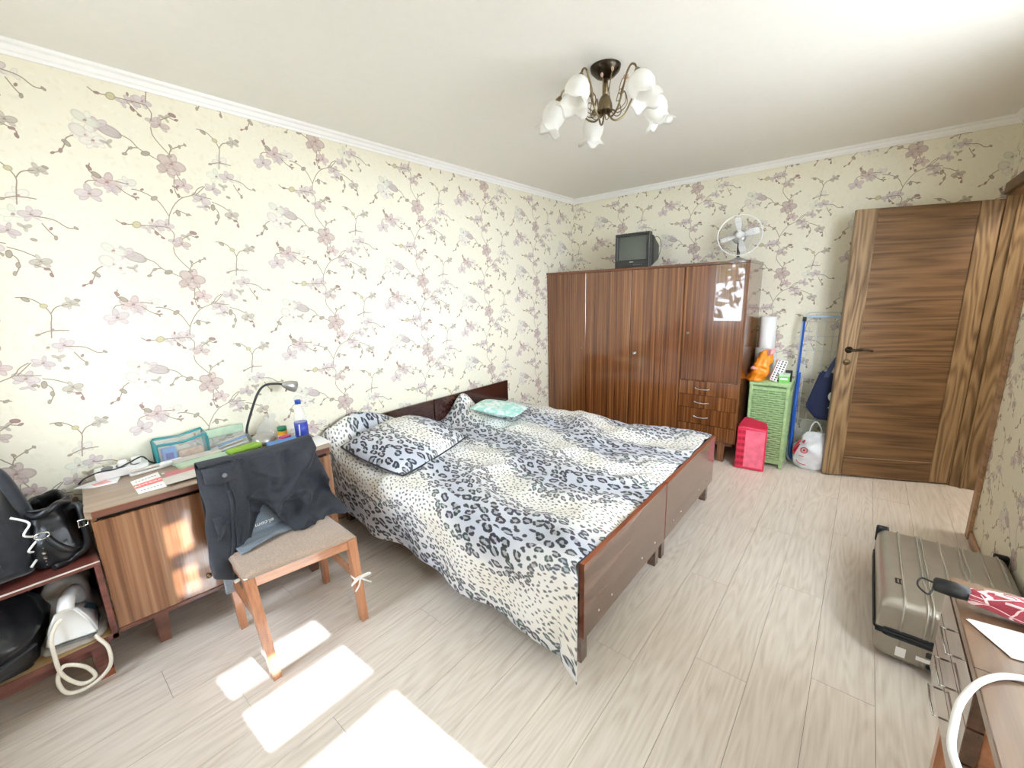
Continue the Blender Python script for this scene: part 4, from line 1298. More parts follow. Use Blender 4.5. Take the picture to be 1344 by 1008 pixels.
obj('box_body', bxm(-0.018, 0.018, -0.026, 0.026, 0, 0.03, 0.003), M['pink'], pk)
obj('box_lid', bxm(-0.019, 0.019, -0.027, 0.027, 0.022, 0.032, 0.002), M['magenta'], pk)
cb_ = thing('blue_carton', 'long blue and white carton lying behind the jacket', 'box', (0.30, -3.50, DT), R(-6))
obj('carton_body', bxm(-0.04, 0.04, -0.1, 0.1, 0, 0.028, 0.002), M['paper'], cb_)
obj('carton_top', bxm(-0.041, 0.041, -0.101, 0.101, 0.012, 0.029, 0.001), M['blue_card'], cb_)
wb_ = nb()
loft(wb_, [(0, 0, 0, 0.05, 0.06, 2.3), (0, 0, 0.03, 0.056, 0.07, 2.2), (0.0, 0.005, 0.07, 0.045, 0.055, 2.0), (0.0, 0.01, 0.105, 0.022, 0.03, 2.0), (0, 0.015, 0.125, 0.035, 0.04, 2)], 26, 0.02, 22, 4)
tag(obj('clear_bag', wb_, M['clear'], loc=(0.075, -3.515, DT)), 'crumpled clear plastic bag behind the desk lamp base', 'bag')
flat('paper_sheet', 'blank white paper at the bed end of the writing desk', 'paper', [(0.30, -3.372), (0.28, -3.325), (0.462, -3.335), (0.462, -3.43)], DT, DT + 0.003, M['paper'])

# cards, notebook, papers
cd = thing('printed_card', 'white card with a coral band near the front edge of the writing desk', 'card', (0.297, -4.113, DT), 0)
cq = [(0.209, -4.161), (0.169, -4.055), (0.411, -4.068), (0.405, -4.163)]
def cardpt(a, b):   # a along the long side 0..1, b depth 0..1
    p0 = Vector(cq[0]).lerp(Vector(cq[1]), a)
    p1 = Vector(cq[3]).lerp(Vector(cq[2]), a)
    p = p0.lerp(p1, b)
    return (p.x - 0.297, p.y + 4.113)
def cardquad(a0, a1, b0, b1):
    return [cardpt(a0, b0), cardpt(a1, b0), cardpt(a1, b1), cardpt(a0, b1)]
obj('card_sheet', prism(nb(), cardquad(0, 1, 0, 1), 0, 0.002), M['paper'], cd)
obj('coral_band', prism(nb(), cardquad(0, 1, 0.36, 0.64), 0.002, 0.0023), M['coral'], cd)
c0, c1 = Vector(cardpt(0.5, 0.5)), Vector(cardpt(0.5, 0.9))
xd = Vector(cardpt(1, 0.5)) - Vector(cardpt(0, 0.5))
text('printed_letters', '\u0410\u041f\u0422\u0415\u041a\u0410', 0.026, M['paper'], cd, frame_m((c0.x, c0.y, 0.0026), (xd.x, xd.y, 0), (-1, 0.05, 0)))
for bb in (0.16, 0.82):
    for i in range(7):
        obj('printed_line', prism(nb(), cardquad(0.12 + i * 0.115, 0.12 + i * 0.115 + 0.07, bb, bb + 0.035), 0.002, 0.0022), M['dark_ink'], cd)
nbk = thing('notebook', 'dusty pink notebook under a grey leaflet near the jacket', 'notebook', (0.33, -3.99, DT))
obj('cover', prism(nb(), [(-0.1, -0.05), (-0.09, 0.1), (0.05, 0.1), (0.03, -0.07)], 0, 0.008), M['pink_book'], nbk)
obj('leaflet', prism(nb(), [(-0.02, -0.075), (-0.03, 0.085), (0.09, 0.06), (0.085, -0.08)], 0.008, 0.0095), M['grey_paper'], nbk)
fd = thing('sage_folder', 'sage green plastic folder in front of the clear pencil case', 'folder', (0.18, -3.885, DT), R(2))
obj('folder_body', bxm(-0.07, 0.07, -0.1, 0.1, 0, 0.022, 0.004), M['sage'], fd)
obj('folder_flap', bxm(-0.071, 0.0, -0.101, 0.101, 0.022, 0.026, 0.002), M['grey_paper'], fd)
lm = thing('lime_case', 'lime green flat case near the desk lamp', 'case', (0.205, -3.69, DT), R(8))
obj('case_shell', bxm(-0.033, 0.033, -0.082, 0.082, 0, 0.03, 0.012, seg=3), M['lime'], lm)
obj('case_seam', bxm(-0.0335, 0.0335, -0.0825, 0.0825, 0.013, 0.015), M['green_lid'], lm)
bc = thing('blue_card', 'pale blue and white card leaning beside the lime case', 'card', (0.16, -3.775, DT), R(14))
obj('card_sheet', bxm(-0.05, 0.05, -0.02, 0.02, 0.0, 0.012, 0.001), M['paper'], bc)
obj('card_print', bxm(-0.045, 0.0, -0.016, 0.016, 0.012, 0.0126), M['blue_card'], bc)

# teal-edged clear pouch with things inside
tp_ = thing('clear_pouch', 'clear zip pouch with teal binding standing at the wall', 'pouch', (0.075, -3.93, DT))
W_, Hh, Dp = 0.105, 0.135, 0.035
film = nb()
box(film, -Dp, Dp, -W_, W_, 0.004, Hh - 0.006)
obj('clear_film', film, M['clear'], tp_)
tb_ = nb()
for x in (-Dp, Dp):
    z1 = Hh if x < 0 else Hh - 0.02
    tube(tb_, [(x, -W_, 0.005), (x, -W_, z1 - 0.01), (x * 0.9, -W_ * 0.97, z1 - 0.004), (x * 0.9, 0, z1 - 0.022 + 0.01), (x * 0.9, W_ * 0.96, z1 + 0.004), (x, W_, z1 - 0.01), (x, W_, 0.005)], 0.007, 6)
    tube(tb_, [(x, -W_, 0.006), (x, W_, 0.006)], 0.006, 6)
for y in (-W_, W_):
    box(tb_, -Dp, Dp, y - 0.003, y + 0.003, 0.0, Hh - 0.012)
obj('teal_binding', tb_, M['teal'], tp_)
obj('blue_packet', bxm(-0.012, 0.02, -0.085, -0.025, 0.006, 0.085, 0.004), M['blue_card'], tp_)
obj('packet_print', bxm(0.0203, 0.0209, -0.072, -0.04, 0.02, 0.06), M['blue_label'], tp_)
obj('rolled_sachets', bxm(-0.02, 0.02, -0.018, 0.09, 0.006, 0.055, 0.008), M['skin'], tp_)

pc = thing('pencil_case', 'clear pencil case with pale sage lid full of pens', 'case', (0.1, -3.735, DT))
obj('clear_body', bxm(-0.05, 0.05, -0.09, 0.1, 0.002, 0.075, 0.008), M['clear'], pc)
obj('sage_rim', bxm(-0.06, -0.045, -0.09, 0.1, 0.072, 0.118, 0.004), M['sage'], pc)
rg = random.Random(4)
for i in range(7):
    y0_ = rg.uniform(-0.08, -0.05)
    xx = -0.04 + i * 0.013
    zz = 0.015 + 0.012 * (i % 3)
    obj('pen', tb([(xx, y0_, zz), (xx + rg.uniform(-0.012, 0.012), y0_ + 0.15, zz + rg.uniform(0.01, 0.03))], 0.0055, 7), M[('white_plastic', 'pink', 'grey_paper', 'skin', 'white_plastic', 'blue_card', 'paper')[i]], pc)

# power strip, plugs, cables, magazine, charger
ps = thing('power_strip', 'white power strip with plugs at the wall end of the writing desk', 'power strip', (0.072, -4.165, DT), R(-4.5))
psm = Matrix.Rotation(R(-28), 4, 'Y')
obj('strip_body', bxm(-0.032, 0.032, -0.095, 0.095, 0.012, 0.052, 0.006, Matrix.Rotation(R(14), 4, 'Y')), M['white_plastic'], ps)
for i, y in enumerate((-0.05, 0.0, 0.05)):
    s = lathe(nb(), [(0, 0), (0.02, 0), (0.021, 0.003), (0.018, 0.004), (0, 0.002)], 18, Matrix.Translation((0.012, y, 0.05)) @ Matrix.Rotation(R(14), 4, 'Y'))
    obj('socket', s, M['grey_plastic'], ps)
pl1 = obj('plug', bxm(-0.002, 0.036, -0.012, 0.022, 0.05, 0.078, 0.006), M['white_plastic'], ps)
pl2 = obj('plug', bxm(0.0, 0.034, 0.036, 0.074, 0.05, 0.08, 0.006), M['white_plastic'], ps)
tag(obj('power_cable', tb(cat([(0.052, -4.315, DT + 0.004), (0.07, -4.29, DT + 0.03), (0.10, -4.24, DT + 0.05), (0.12, -4.19, DT + 0.052), (0.13, -4.14, DT + 0.07), (0.10, -4.09, DT + 0.075), (0.07, -4.06, DT + 0.03), (0.08, -4.02, DT + 0.004)], 8), 0.0035, 7), M['black']), 'thin black cable looping over the white power strip', 'cable')
mg = thing('magazine', 'thin white magazine sticking out over the left end of the writing desk', 'magazine', (0.13, -4.25, DT), 0)
obj('pages', prism(nb(), [(-0.03, -0.085), (-0.075, 0.0), (-0.03, 0.07), (0.035, 0.05), (0.02, -0.03)], 0.0, 0.006), M['paper'], mg)
obj('cover_print', prism(nb(), [(-0.015, -0.03), (-0.03, 0.02), (0.02, 0.035), (0.018, -0.02)], 0.006, 0.0066), M['pink'], mg)
ch = thing('plastic_gadget', 'long white plastic gadget lying beside the coral banded card', 'gadget', (0.115, -4.03, DT), R(4))
obj('handle', bxm(-0.016, 0.016, -0.01, 0.09, 0.0, 0.028, 0.009, seg=2), M['white_plastic'], ch)
obj('lower_arm', bxm(-0.012, 0.012, -0.12, 0.0, 0.0, 0.012, 0.003), M['white_plastic'], ch)
obj('upper_arm', bxm(-0.012, 0.012, -0.115, 0.0, 0.016, 0.027, 0.003), M['grey_paper'], ch)
tag(obj('charging_cable', tb(cat([(0.14, -3.99, DT + 0.006), (0.19, -3.95, DT + 0.004), (0.215, -3.915, DT + 0.004), (0.225, -3.95, DT + 0.004), (0.235, -4.02, DT + 0.005), (0.225, -4.05, DT + 0.005)], 8), 0.003, 6), M['white_plastic']), 'thin white charging cable bent beside the coral card', 'cable')

# ------------------------------------------------------------------ chair
CH = thing('dining_chair', 'orange wooden chair with a taupe padded seat in front of the writing desk', 'chair', (0.78, -3.735, 0))
cx0, cy0 = 0.78, -3.735
def L_(p):
    return (p[0] - cx0, p[1] - cy0, p[2])
def leg(pt, pb, s, top=None):
    P = [L_(pb), L_(pt)] + ([L_(top)] if top else [])
    bm = nb()
    rings = []
    ss = [s * 0.78, s, s * 0.8]
    for p, q in zip(P, ss):
        p = Vector(p)
        rings.append([bm.verts.new(p + Vector((a * q, b * q, 0))) for a, b in ((-1, -1), (1, -1), (1, 1), (-1, 1))])
    for A, B in zip(rings, rings[1:]):
        for k in range(4):
            bm.faces.new((A[k], A[(k + 1) % 4], B[(k + 1) % 4], B[k]))
    bm.faces.new(rings[0][::-1]); bm.faces.new(rings[-1])
    bmesh.ops.recalc_face_normals(bm, faces=bm.faces)
    return bm
ST = 0.432
FL_, FR_, RR_, RL_ = (0.905, -3.955), (0.975, -3.548), (0.60, -3.525), (0.575, -3.94)
obj('leg', leg((FL_[0], FL_[1], ST), (1.0, -3.94, 0), 0.02), M['chair_wood'], CH)
obj('leg', leg((FR_[0], FR_[1], ST), (0.998, -3.538, 0), 0.02), M['chair_wood'], CH)
obj('leg', leg((RR_[0], RR_[1], ST), (0.585, -3.52, 0), 0.019, (0.582, -3.53, 0.81)), M['chair_wood'], CH)
obj('leg', leg((RL_[0], RL_[1], ST), (0.582, -3.925, 0), 0.019, (0.572, -3.93, 0.81)), M['chair_wood'], CH)
def beam(a, b, w_, h_):
    a, b = Vector(L_(a)), Vector(L_(b))
    d = (b - a).normalized()
    s = d.cross(Vector((0, 0, 1))).normalized() * (w_ / 2)
    u = Vector((0, 0, h_ / 2))
    bm = nb()
    A = [bm.verts.new(a + q) for q in (s + u, -s + u, -s - u, s - u)]
    B = [bm.verts.new(b + q) for q in (s + u, -s + u, -s - u, s - u)]
    for k in range(4):
        bm.faces.new((A[k], A[(k + 1) % 4], B[(k + 1) % 4], B[k]))
    bm.faces.new(A[::-1]); bm.faces.new(B)
    bmesh.ops.recalc_face_normals(bm, faces=bm.faces)
    return bm
for a, b in ((FL_, FR_), (FR_, RR_), (RR_, RL_), (RL_, FL_)):
    obj('apron', beam((a[0], a[1], ST - 0.022), (b[0], b[1], ST - 0.022), 0.018, 0.05), M['chair_rail'], CH)
obj('stretcher', beam((0.945, -3.945, 0.235), (0.578, -3.93, 0.24), 0.018, 0.028), M['chair_wood'], CH)
obj('stretcher', beam((0.985, -3.543, 0.235), (0.592, -3.522, 0.24), 0.018, 0.028), M['chair_wood'], CH)
obj('top_rail', beam((0.576, -3.94, 0.78), (0.584, -3.52, 0.78), 0.018, 0.07), M['chair_rail'], CH)
obj('back_rail', beam((0.576, -3.94, 0.62), (0.586, -3.52, 0.62), 0.014, 0.04), M['chair_rail'], CH)
def seat_top(u, v):
    a = Vector((RL_[0] - 0.012, RL_[1] - 0.012)).lerp(Vector((FL_[0] + 0.018, FL_[1] - 0.02)), u)
    b = Vector((RR_[0] - 0.012, RR_[1] + 0.015)).lerp(Vector((FR_[0] + 0.02, FR_[1] + 0.02)), u)
    p = a.lerp(b, v)
    e = 1 - max(abs(2 * u - 1), abs(2 * v - 1)) ** 8
    return L_((p.x, p.y, ST + 0.002 + 0.024 * max(e, 0) ** 0.5))
sheet('padded_seat', seat_top, 24, 24, M['seat_fabric'], CH, 0.004)
sb = nb()
prism(sb, [L_((p[0] + d, p[1] + e, 0))[:2] for p, d, e in ((RL_, -0.01, -0.01), (FL_, 0.016, -0.018), (FR_, 0.018, 0.018), (RR_, -0.01, 0.013))], ST + 0.0, ST + 0.006, 'z')
obj('seat_board', sb, M['white_cloth'], CH)

# ribbon tied round the front leg
rb = thing('ribbon_bow', 'white ribbon tied round the right front leg of the chair', 'ribbon', (0.988, -3.541, 0.235))
kb = nb()
box(kb, -0.023, 0.023, -0.023, 0.023, -0.006, 0.006, 0.002)
obj('band', kb, M['white_cloth'], rb)
for pts in (((0.022, 0, 0), (0.035, 0.028, 0.012), (0.03, 0.05, -0.004), (0.024, 0.0, 0)), ((0.022, 0, 0), (0.035, -0.025, 0.01), (0.03, -0.046, -0.012), (0.024, 0, 0))):
    obj('loop', tb(cat(pts, 6), 0.004, 6), M['white_cloth'], rb)
for pts in (((0.024, 0.0, 0), (0.03, 0.03, -0.03), (0.028, 0.05, -0.05)), ((0.024, 0, 0), (0.03, -0.012, -0.03), (0.026, -0.03, -0.055))):
    obj('tail', tb(cat(pts, 5), 0.0045, 5), M['white_cloth'], rb)

# ------------------------------------------------------------------ jacket over the chair back
JK = thing('jacket', 'charcoal jacket thrown over the back of the orange chair', 'jacket', (0.0, 0.0, 0.0))
JK.location = (0.58, -3.74, 0.45)
jo = Vector((0.58, -3.74, 0.45))
def wr(y, z, s=0.0, a=1.0):
    q = Vector((y * 5.5 + s, z * 5.5, s))
    v = noise.noise(q) * 0.022 + noise.noise(q * 2.3) * 0.012
    v += 0.012 * math.sin(26 * (y * 0.8 + z * 0.55) + 5 * noise.noise(q * 0.6))
    r1 = 1 - abs(noise.noise(Vector((y * 6 + z * 3 + s, z * 5 - y * 2, s + 4)))) * 2.4
    r2 = 1 - abs(noise.noise(Vector((y * 11 - z * 4, z * 10 + y * 3, s + 8)))) * 2.4
    v += 0.034 * max(r1, 0) ** 2 + 0.016 * max(r2, 0) ** 2
    return v * a
def zbot(y):
    P = [(-3.995, 0.50), (-3.90, 0.45), (-3.865, 0.47), (-3.80, 0.585), (-3.778, 0.62), (-3.75, 0.56), (-3.71, 0.475), (-3.66, 0.452), (-3.60, 0.455), (-3.52, 0.465), (-3.46, 0.47)]
    for (a, b), (c, d) in zip(P, P[1:]):
        if y <= c:
            return lerp(b, d, max(0, (y - a) / (c - a)))
    return P[-1][1]
def jfront(u, v):
    y0 = lerp(-3.985, -3.505, u)
    if v < 0.22:      # behind the chair back
        k = v / 0.22
        z = lerp(0.56, 0.83, k)
        return Vector((0.548 + 0.25 * wr(y0, z, 9), y0, z)) - jo
    zt = 0.848 + 0.008 * math.sin(9 * y0)
    if v < 0.32:
        k = (v - 0.22) / 0.10 * PI
        return Vector((0.585 - 0.036 * math.cos(k), y0, 0.828 + (zt - 0.828) * math.sin(k))) - jo
    k = (v - 0.32) / 0.68
    flare = 0.055 * sst(0.5, 1, u) * k ** 1.6
    y = y0 + flare
    z = lerp(0.828, zbot(y0 + flare * 0.5), k)
    x = 0.621 + 0.055 * k + wr(y, z, 1.0, 0.4 + k) + 0.10 * sst(0.72, 1.0, k) * sst(-3.75, -3.62, y)
    x += 0.03 * math.exp(-((z - 0.70 - 0.9 * (y + 3.62)) / 0.03) ** 2) * sst(-3.78, -3.7, y)
    x += 0.022 * math.exp(-((y + 3.74 - 0.35 * (z - 0.62)) / 0.022) ** 2)
    x += 0.03 * sst(0.6, 0.95, k) * math.sin(20 * y)
    return Vector((max(x, 0.612), y, z)) - jo
sheet('body', jfront, 96, 120, M['jacket'], JK, 0.005)
def sleeve(u, v):
    a = 2 * PI * u
    z = lerp(0.846, 0.335, v)
    cy = lerp(-3.915, -3.945, v) + 0.01 * math.sin(5 * v)
    ry = lerp(0.088, 0.068, sst(0.3, 1, v)) * (0.96 + 0.04 * math.cos(9 * v))
    cx = lerp(0.645, 0.665, v)
    rx = 0.026 + 0.018 * sst(0, 0.4, v)
    x = cx + rx * math.cos(a)
    y = cy + ry * math.sin(a)
    n_ = noise.noise(Vector((y * 8, z * 9, 3 + math.cos(a)))) * 0.016 + 0.006 * math.sin(38 * z + 3 * math.sin(a) + 6 * y)
    d = Vector((math.cos(a), math.sin(a) * 0.4, 0))
    zz = z - 0.04 * (y + 3.93) / 0.07 * sst(0.75, 1, v) * 0.5
    return Vector((x, y, zz)) + d * n_ - jo
sv = sheet('sleeve', sleeve, 40, 50, M['jacket'], JK, 0.004)
def fl_(u, v):
    y = lerp(-3.985, -3.862, u)
    z = lerp(0.848, 0.785 - 0.012 * math.sin(PI * u), v)
    return Vector((0.676 + 0.016 * sst(0, 0.5, v) + 0.004 * math.sin(3 * PI * u) - 0.02 * (2 * u - 1) ** 2, y, z)) - jo
fo = sheet('pocket_flap', fl_, 14, 8, M['jacket'], JK, 0.006)
obj('button', lathe(nb(), [(0, 0), (0.0095, 0), (0.0095, 0.004), (0.006, 0.003), (0, 0.003)], 16, Matrix.Translation(Vector((0.696, -3.918, 0.808)) - jo) @ Matrix.Rotation(R(90), 4, 'Y')), M['grey_plastic'], fo)
sm = []
for i in range(26):
    v = 0.22 + 0.74 * i / 25
    p = Vector(sleeve(0.0, v))
    sm.append(p + Vector((0.003, 0.0, 0)))
obj('seam', tb(sm, 0.0055, 6), M['jacket_seam'], sv)
for dy in (0.016,):
    obj('seam', tb([p + Vector((-0.001, dy, 0)) for p in sm], 0.003, 5), M['jacket_seam'], sv)
tagw = nb()
box(tagw, -0.004, 0.004, -0.022, 0.022, -0.009, 0.009, 0.002, Matrix.Translation(Vector((0.70, -3.935, 0.322)) - jo) @ Matrix.Rotation(R(15), 4, 'X'))
obj('cuff_tag', tagw, M['white_cloth'], sv)

# grey shirt under the jacket, with its embroidered lettering
SH = thing('shirt', 'grey marl shirt under the jacket, lying on the chair seat', 'shirt', (0.66, -3.80, 0.46))
so = Vector((0.66, -3.80, 0.46))
def shf(u, v):
    y = lerp(-3.93, -3.64, u)
    k = v
    if k < 0.62:
        q = k / 0.62
        z = lerp(0.66, 0.485, q)
        x = lerp(0.612, 0.664, q)
    else:
        q = (k - 0.62) / 0.38
        z = 0.485 - 0.018 * sst(0, 0.6, q)
        x = 0.664 + lerp(0, 0.095 + 0.02 * math.sin(9 * y), q)
    n_ = noise.noise(Vector((y * 12, k * 4, 6)))
    return Vector((x + 0.006 * n_, y, z + 0.012 * max(n_, -0.2) * sst(0.4, 1, k) + 0.012 * abs(math.sin(15 * y + 2)) * sst(0.7, 1.0, k))) - so
sheet('shirt_front', shf, 36, 36, M['shirt'], SH, 0.004)
for (yy, zz, xx) in ((-3.955, 0.29, 0.60), (-3.885, 0.26, 0.62)):
    obj('hem_strip', bxm(-0.008, 0.008, -0.017, 0.017, -0.075, 0.09, 0.003, Matrix.Translation(Vector((xx, yy, zz)) - so)), M['denim'], SH)
text('embroidered_letters', 'el.com', 0.031, M['thread'], SH, frame_m(Vector((0.679, -3.795, 0.523)) - so, (0.05, -1, 0.02), (-0.3, 0, -1)), 0.0006)
# ------------------------------------------------------------------ low open shelf unit, far left
SU = thing('shelf_unit', 'low red-brown open shelf unit left of the writing desk', 'shelf unit', (0.235, -4.72, 0))
sx0, sx1, sy0, sy1 = -0.215, 0.215, -0.395, 0.395
obj('top_board', bxm(sx0, sx1, sy0, sy1, 0.505, 0.525, 0.002), M['shelf'], SU)
obj('side_panel', bxm(sx0, sx1, sy1 - 0.02, sy1, 0.165, 0.505, 0.001), M['shelf'], SU)
obj('side_panel', bxm(sx0, sx1, sy0, sy0 + 0.02, 0.165, 0.505, 0.001), M['shelf'], SU)
obj('bottom_board', bxm(sx0, sx1 - 0.004, sy0 + 0.02, sy1 - 0.02, 0.165, 0.185), M['raw_wood'], SU)
obj('front_lip', bxm(sx1 - 0.004, sx1, sy0, sy1, 0.163, 0.187, 0.001), M['shelf'], SU)
obj('back_panel', bxm(sx0, sx0 + 0.008, sy0 + 0.02, sy1 - 0.02, 0.185, 0.505), M['shelf'], SU)
obj('worn_edge', bxm(sx1 - 0.001, sx1 + 0.0015, sy0, sy1, 0.519, 0.5245), M['grey_cloth'], SU)
obj('base_rail', bxm(sx1 - 0.06, sx1 - 0.04, sy0 + 0.08, sy1 - 0.08, 0.11, 0.165), M['shelf'], SU)
sl = nb()
prism(sl, [(-0.022, 0), (0.022, 0), (0.03, 0.165), (-0.03, 0.165)], -0.02, 0.02, 'x')
s1 = obj('leg', sl, M['shelf'], SU, loc=(sx1 - 0.04, sy1 - 0.06, 0))
for p in ((sx1 - 0.04, sy0 + 0.06, 0), (sx0 + 0.04, sy1 - 0.06, 0), (sx0 + 0.04, sy0 + 0.06, 0)):
    inst(s1, SU, p)
tpad = obj('leg_foot', bxm(-0.022, 0.022, -0.023, 0.023, 0.0, 0.03), M['bed_edge'], s1)

# iron on a folded cloth
gc = nb()
loft(gc, [(0, 0, 0.0, 0.17, 0.105, 4), (0, 0, 0.012, 0.172, 0.108, 4), (-0.02, 0, 0.028, 0.15, 0.1, 4)], 56, 0.01, 12, 2, ridge=0.006, rf=10)
clo = thing('folded_cloth', 'grey white folded cloth under the steam iron on the shelf', 'cloth', (0.255, -4.44, 0.186))
obj('spread_layer', gc, M['grey_cloth'], clo)
g2 = nb()
loft(g2, [(-0.1, 0.0, 0.02, 0.09, 0.09, 3), (-0.1, 0.0, 0.1, 0.095, 0.085, 3), (-0.1, 0, 0.17, 0.075, 0.075, 2.6), (-0.1, 0, 0.225, 0.03, 0.03, 2.2)], 60, 0.022, 9, 6, sub=5, ridge=0.022, rf=9)
obj('bunched_layer', g2, M['grey_cloth'], clo)
IR = thing('steam_iron', 'white steam iron with blue tank on the folded cloth', 'iron', (0.335, -4.425, 0.222), R(-14))
IR.scale = (1.2, 1.15, 1.2)
# heel faces +x (towards the room); sole below
def iron_ring(x, hw, zb, zt_):
    return [(x, -hw, zb), (x, hw, zb), (x, hw * 0.72, zt_ * 0.62), (x, hw * 0.35, zt_), (x, -hw * 0.35, zt_), (x, -hw * 0.72, zt_ * 0.62)]
def skin_rings(rs):
    bm = nb()
    R_ = [[bm.verts.new(p) for p in r] for r in rs]
    n = len(rs[0])
    for A, B in zip(R_, R_[1:]):
        for k in range(n):
            bm.faces.new((A[k], A[(k + 1) % n], B[(k + 1) % n], B[k]))
    bm.faces.new(R_[0]); bm.faces.new(R_[-1][::-1])
    bmesh.ops.recalc_face_normals(bm, faces=bm.faces)
    return bm
ib = skin_rings([iron_ring(0.085, 0.06, 0.014, 0.118), iron_ring(0.094, 0.066, 0.01, 0.126), iron_ring(0.06, 0.062, 0.01, 0.112), iron_ring(-0.02, 0.052, 0.01, 0.07), iron_ring(-0.09, 0.03, 0.01, 0.042), iron_ring(-0.125, 0.006, 0.01, 0.02)])
bmesh.ops.bevel(ib, geom=ib.edges[:], offset=0.006, segments=2, affect='EDGES')
obj('body', ib, M['white_plastic'], IR, smooth=True)
so_ = nb()
prism(so_, [(-0.13, 0), (-0.09, -0.032), (-0.02, -0.052), (0.08, -0.058), (0.092, -0.05), (0.092, 0.05), (0.08, 0.058), (-0.02, 0.052), (-0.09, 0.032)], 0.0, 0.009, 'z')
obj('soleplate', so_, M['grey_plastic'], IR)
obj('handle', tb(cat([(0.08, 0, 0.112), (0.05, 0, 0.133), (0.0, 0, 0.134), (-0.055, 0, 0.112), (-0.075, 0, 0.06)], 6), [0.022] * 8 + [0.018] * 17, 12), M['white_plastic'], IR)
for s in (-1, 1):
    wt = nb()
    prism(wt, [(0.05, 0.035), (-0.06, 0.03), (-0.02, 0.072), (0.045, 0.085)], -0.002, 0.002, 'y')
    bmesh.ops.transform(wt, matrix=Matrix.Translation((0, s * 0.049, 0)) @ Matrix.Rotation(R(16 * s), 4, 'X'), verts=wt.verts)
    obj('water_tank', wt, M['blue_clear'], IR)
irw = Vector((0.335, -4.425, 0.222))
cz = Matrix.Rotation(R(14), 4, 'Z')
cp_ = [Vector((q.x / 1.2, q.y / 1.15, q.z / 1.2)) for q in (cz @ (Vector(p) - irw) for p in [(0.40, -4.43, 0.315), (0.43, -4.47, 0.33), (0.45, -4.5, 0.29), (0.462, -4.505, 0.22), (0.468, -4.5, 0.13), (0.47, -4.46, 0.055), (0.472, -4.42, 0.06), (0.47, -4.44, 0.12), (0.466, -4.49, 0.16), (0.464, -4.515, 0.11), (0.47, -4.5, 0.045), (0.474, -4.44, 0.03), (0.474, -4.375, 0.07), (0.468, -4.365, 0.15), (0.455, -4.385, 0.205), (0.42, -4.4, 0.235)])]
obj('cord', tb(cat(cp_, 7), 0.0062, 8), M['cord'], IR)

# black bag on the shelf, backpack and handbag on top
bb = thing('leather_bag', 'slumped black leather bag lying inside the shelf unit', 'bag', (0.27, -4.73, 0.186))
lb = nb()
loft(lb, [(0, 0, 0, 0.17, 0.15, 3), (0.02, 0, 0.05, 0.19, 0.2, 2.8), (0.03, 0.0, 0.14, 0.19, 0.225, 2.6), (0.0, -0.01, 0.23, 0.15, 0.19, 2.4), (-0.01, -0.03, 0.29, 0.08, 0.1, 2.2)], 72, 0.03, 7, 3, sub=6, ridge=0.02, rf=6)
obj('bag_body', lb, M['black_leather'], bb)
obj('stitched_seam', tb(cat([(0.2, -0.2, 0.08), (0.235, -0.1, 0.1), (0.24, 0.0, 0.07), (0.225, 0.1, 0.09), (0.17, 0.19, 0.1)], 6), 0.006, 6), M['black_soft'], bb)
bk_ = nb()
box(bk_, 0.205, 0.225, -0.02, 0.02, 0.16, 0.178, 0.006)
obj('buckle', bk_, M['chrome'], bb)

BP = thing('backpack', 'large dark backpack with white zigzag elastic cord standing on the shelf unit', 'backpack', (0.23, -4.69, 0.526))
bm = nb()
loft(bm, [(0, 0, 0, 0.15, 0.17, 4), (0.01, 0, 0.04, 0.175, 0.195, 3.4), (0.01, 0, 0.16, 0.18, 0.205, 3), (0.0, 0.0, 0.28, 0.16, 0.185, 2.8), (-0.02, 0.0, 0.38, 0.12, 0.155, 2.6), (-0.04, 0.0, 0.44, 0.07, 0.11, 2.3)], 80, 0.022, 8, 1, sub=6, ridge=0.018, rf=6)
obj('main_body', bm, M['black_soft'], BP)
bm = nb()
loft(bm, [(0.14, -0.02, 0.02, 0.05, 0.13, 3), (0.16, -0.02, 0.1, 0.06, 0.145, 3), (0.14, -0.02, 0.2, 0.05, 0.13, 3), (0.12, -0.02, 0.24, 0.03, 0.1, 2.5)], 56, 0.014, 10, 5, sub=5, ridge=0.012, rf=8)
obj('front_pocket', bm, M['black_soft'], BP)
obj('side_pocket', loft(nb(), [(0.05, 0.16, 0.02, 0.08, 0.05, 3), (0.05, 0.175, 0.1, 0.085, 0.05, 3), (0.05, 0.165, 0.2, 0.08, 0.04, 2.6)], 28, 0.012, 11, 8), M['black_soft'], BP)
obj('carry_loop', tb(cat([(-0.03, -0.06, 0.42), (0.0, -0.04, 0.475), (0.0, 0.05, 0.475), (-0.03, 0.08, 0.42)], 6), 0.012, 8), M['black_soft'], BP)
obj('shoulder_strap', tb(cat([(-0.02, 0.11, 0.42), (0.05, 0.17, 0.40), (0.08, 0.2, 0.3), (0.06, 0.215, 0.2), (0.03, 0.21, 0.1)], 6), [0.02] * 25, 8), M['black_soft'], BP)
obj('elastic_cord', tb(cat([(0.125, 0.175, 0.24), (0.125, 0.215, 0.2), (0.145, 0.195, 0.165), (0.13, 0.225, 0.135), (0.15, 0.195, 0.1), (0.125, 0.222, 0.075), (0.15, 0.19, 0.035)], 6), 0.0042, 6), M['thread'], BP)
for y, z, sx in ((-0.02, 0.27, 0.185), (0.0, 0.24, 0.19)):
    bmq = nb()
    loft(bmq, [(sx - 0.015, y, z - 0.02, 0.012, 0.022, 2.2), (sx - 0.01, y, z, 0.014, 0.028, 2.2), (sx - 0.015, y, z + 0.02, 0.008, 0.02, 2.2)], 14, 0.012, 40, y)
    obj('white_tuft', bmq, M['thread'], BP)
obj('zip_pull', bxm(0.19, 0.2, 0.035, 0.05, 0.12, 0.165, 0.003, Matrix.Rotation(R(12), 4, 'X')), M['chrome'], BP)

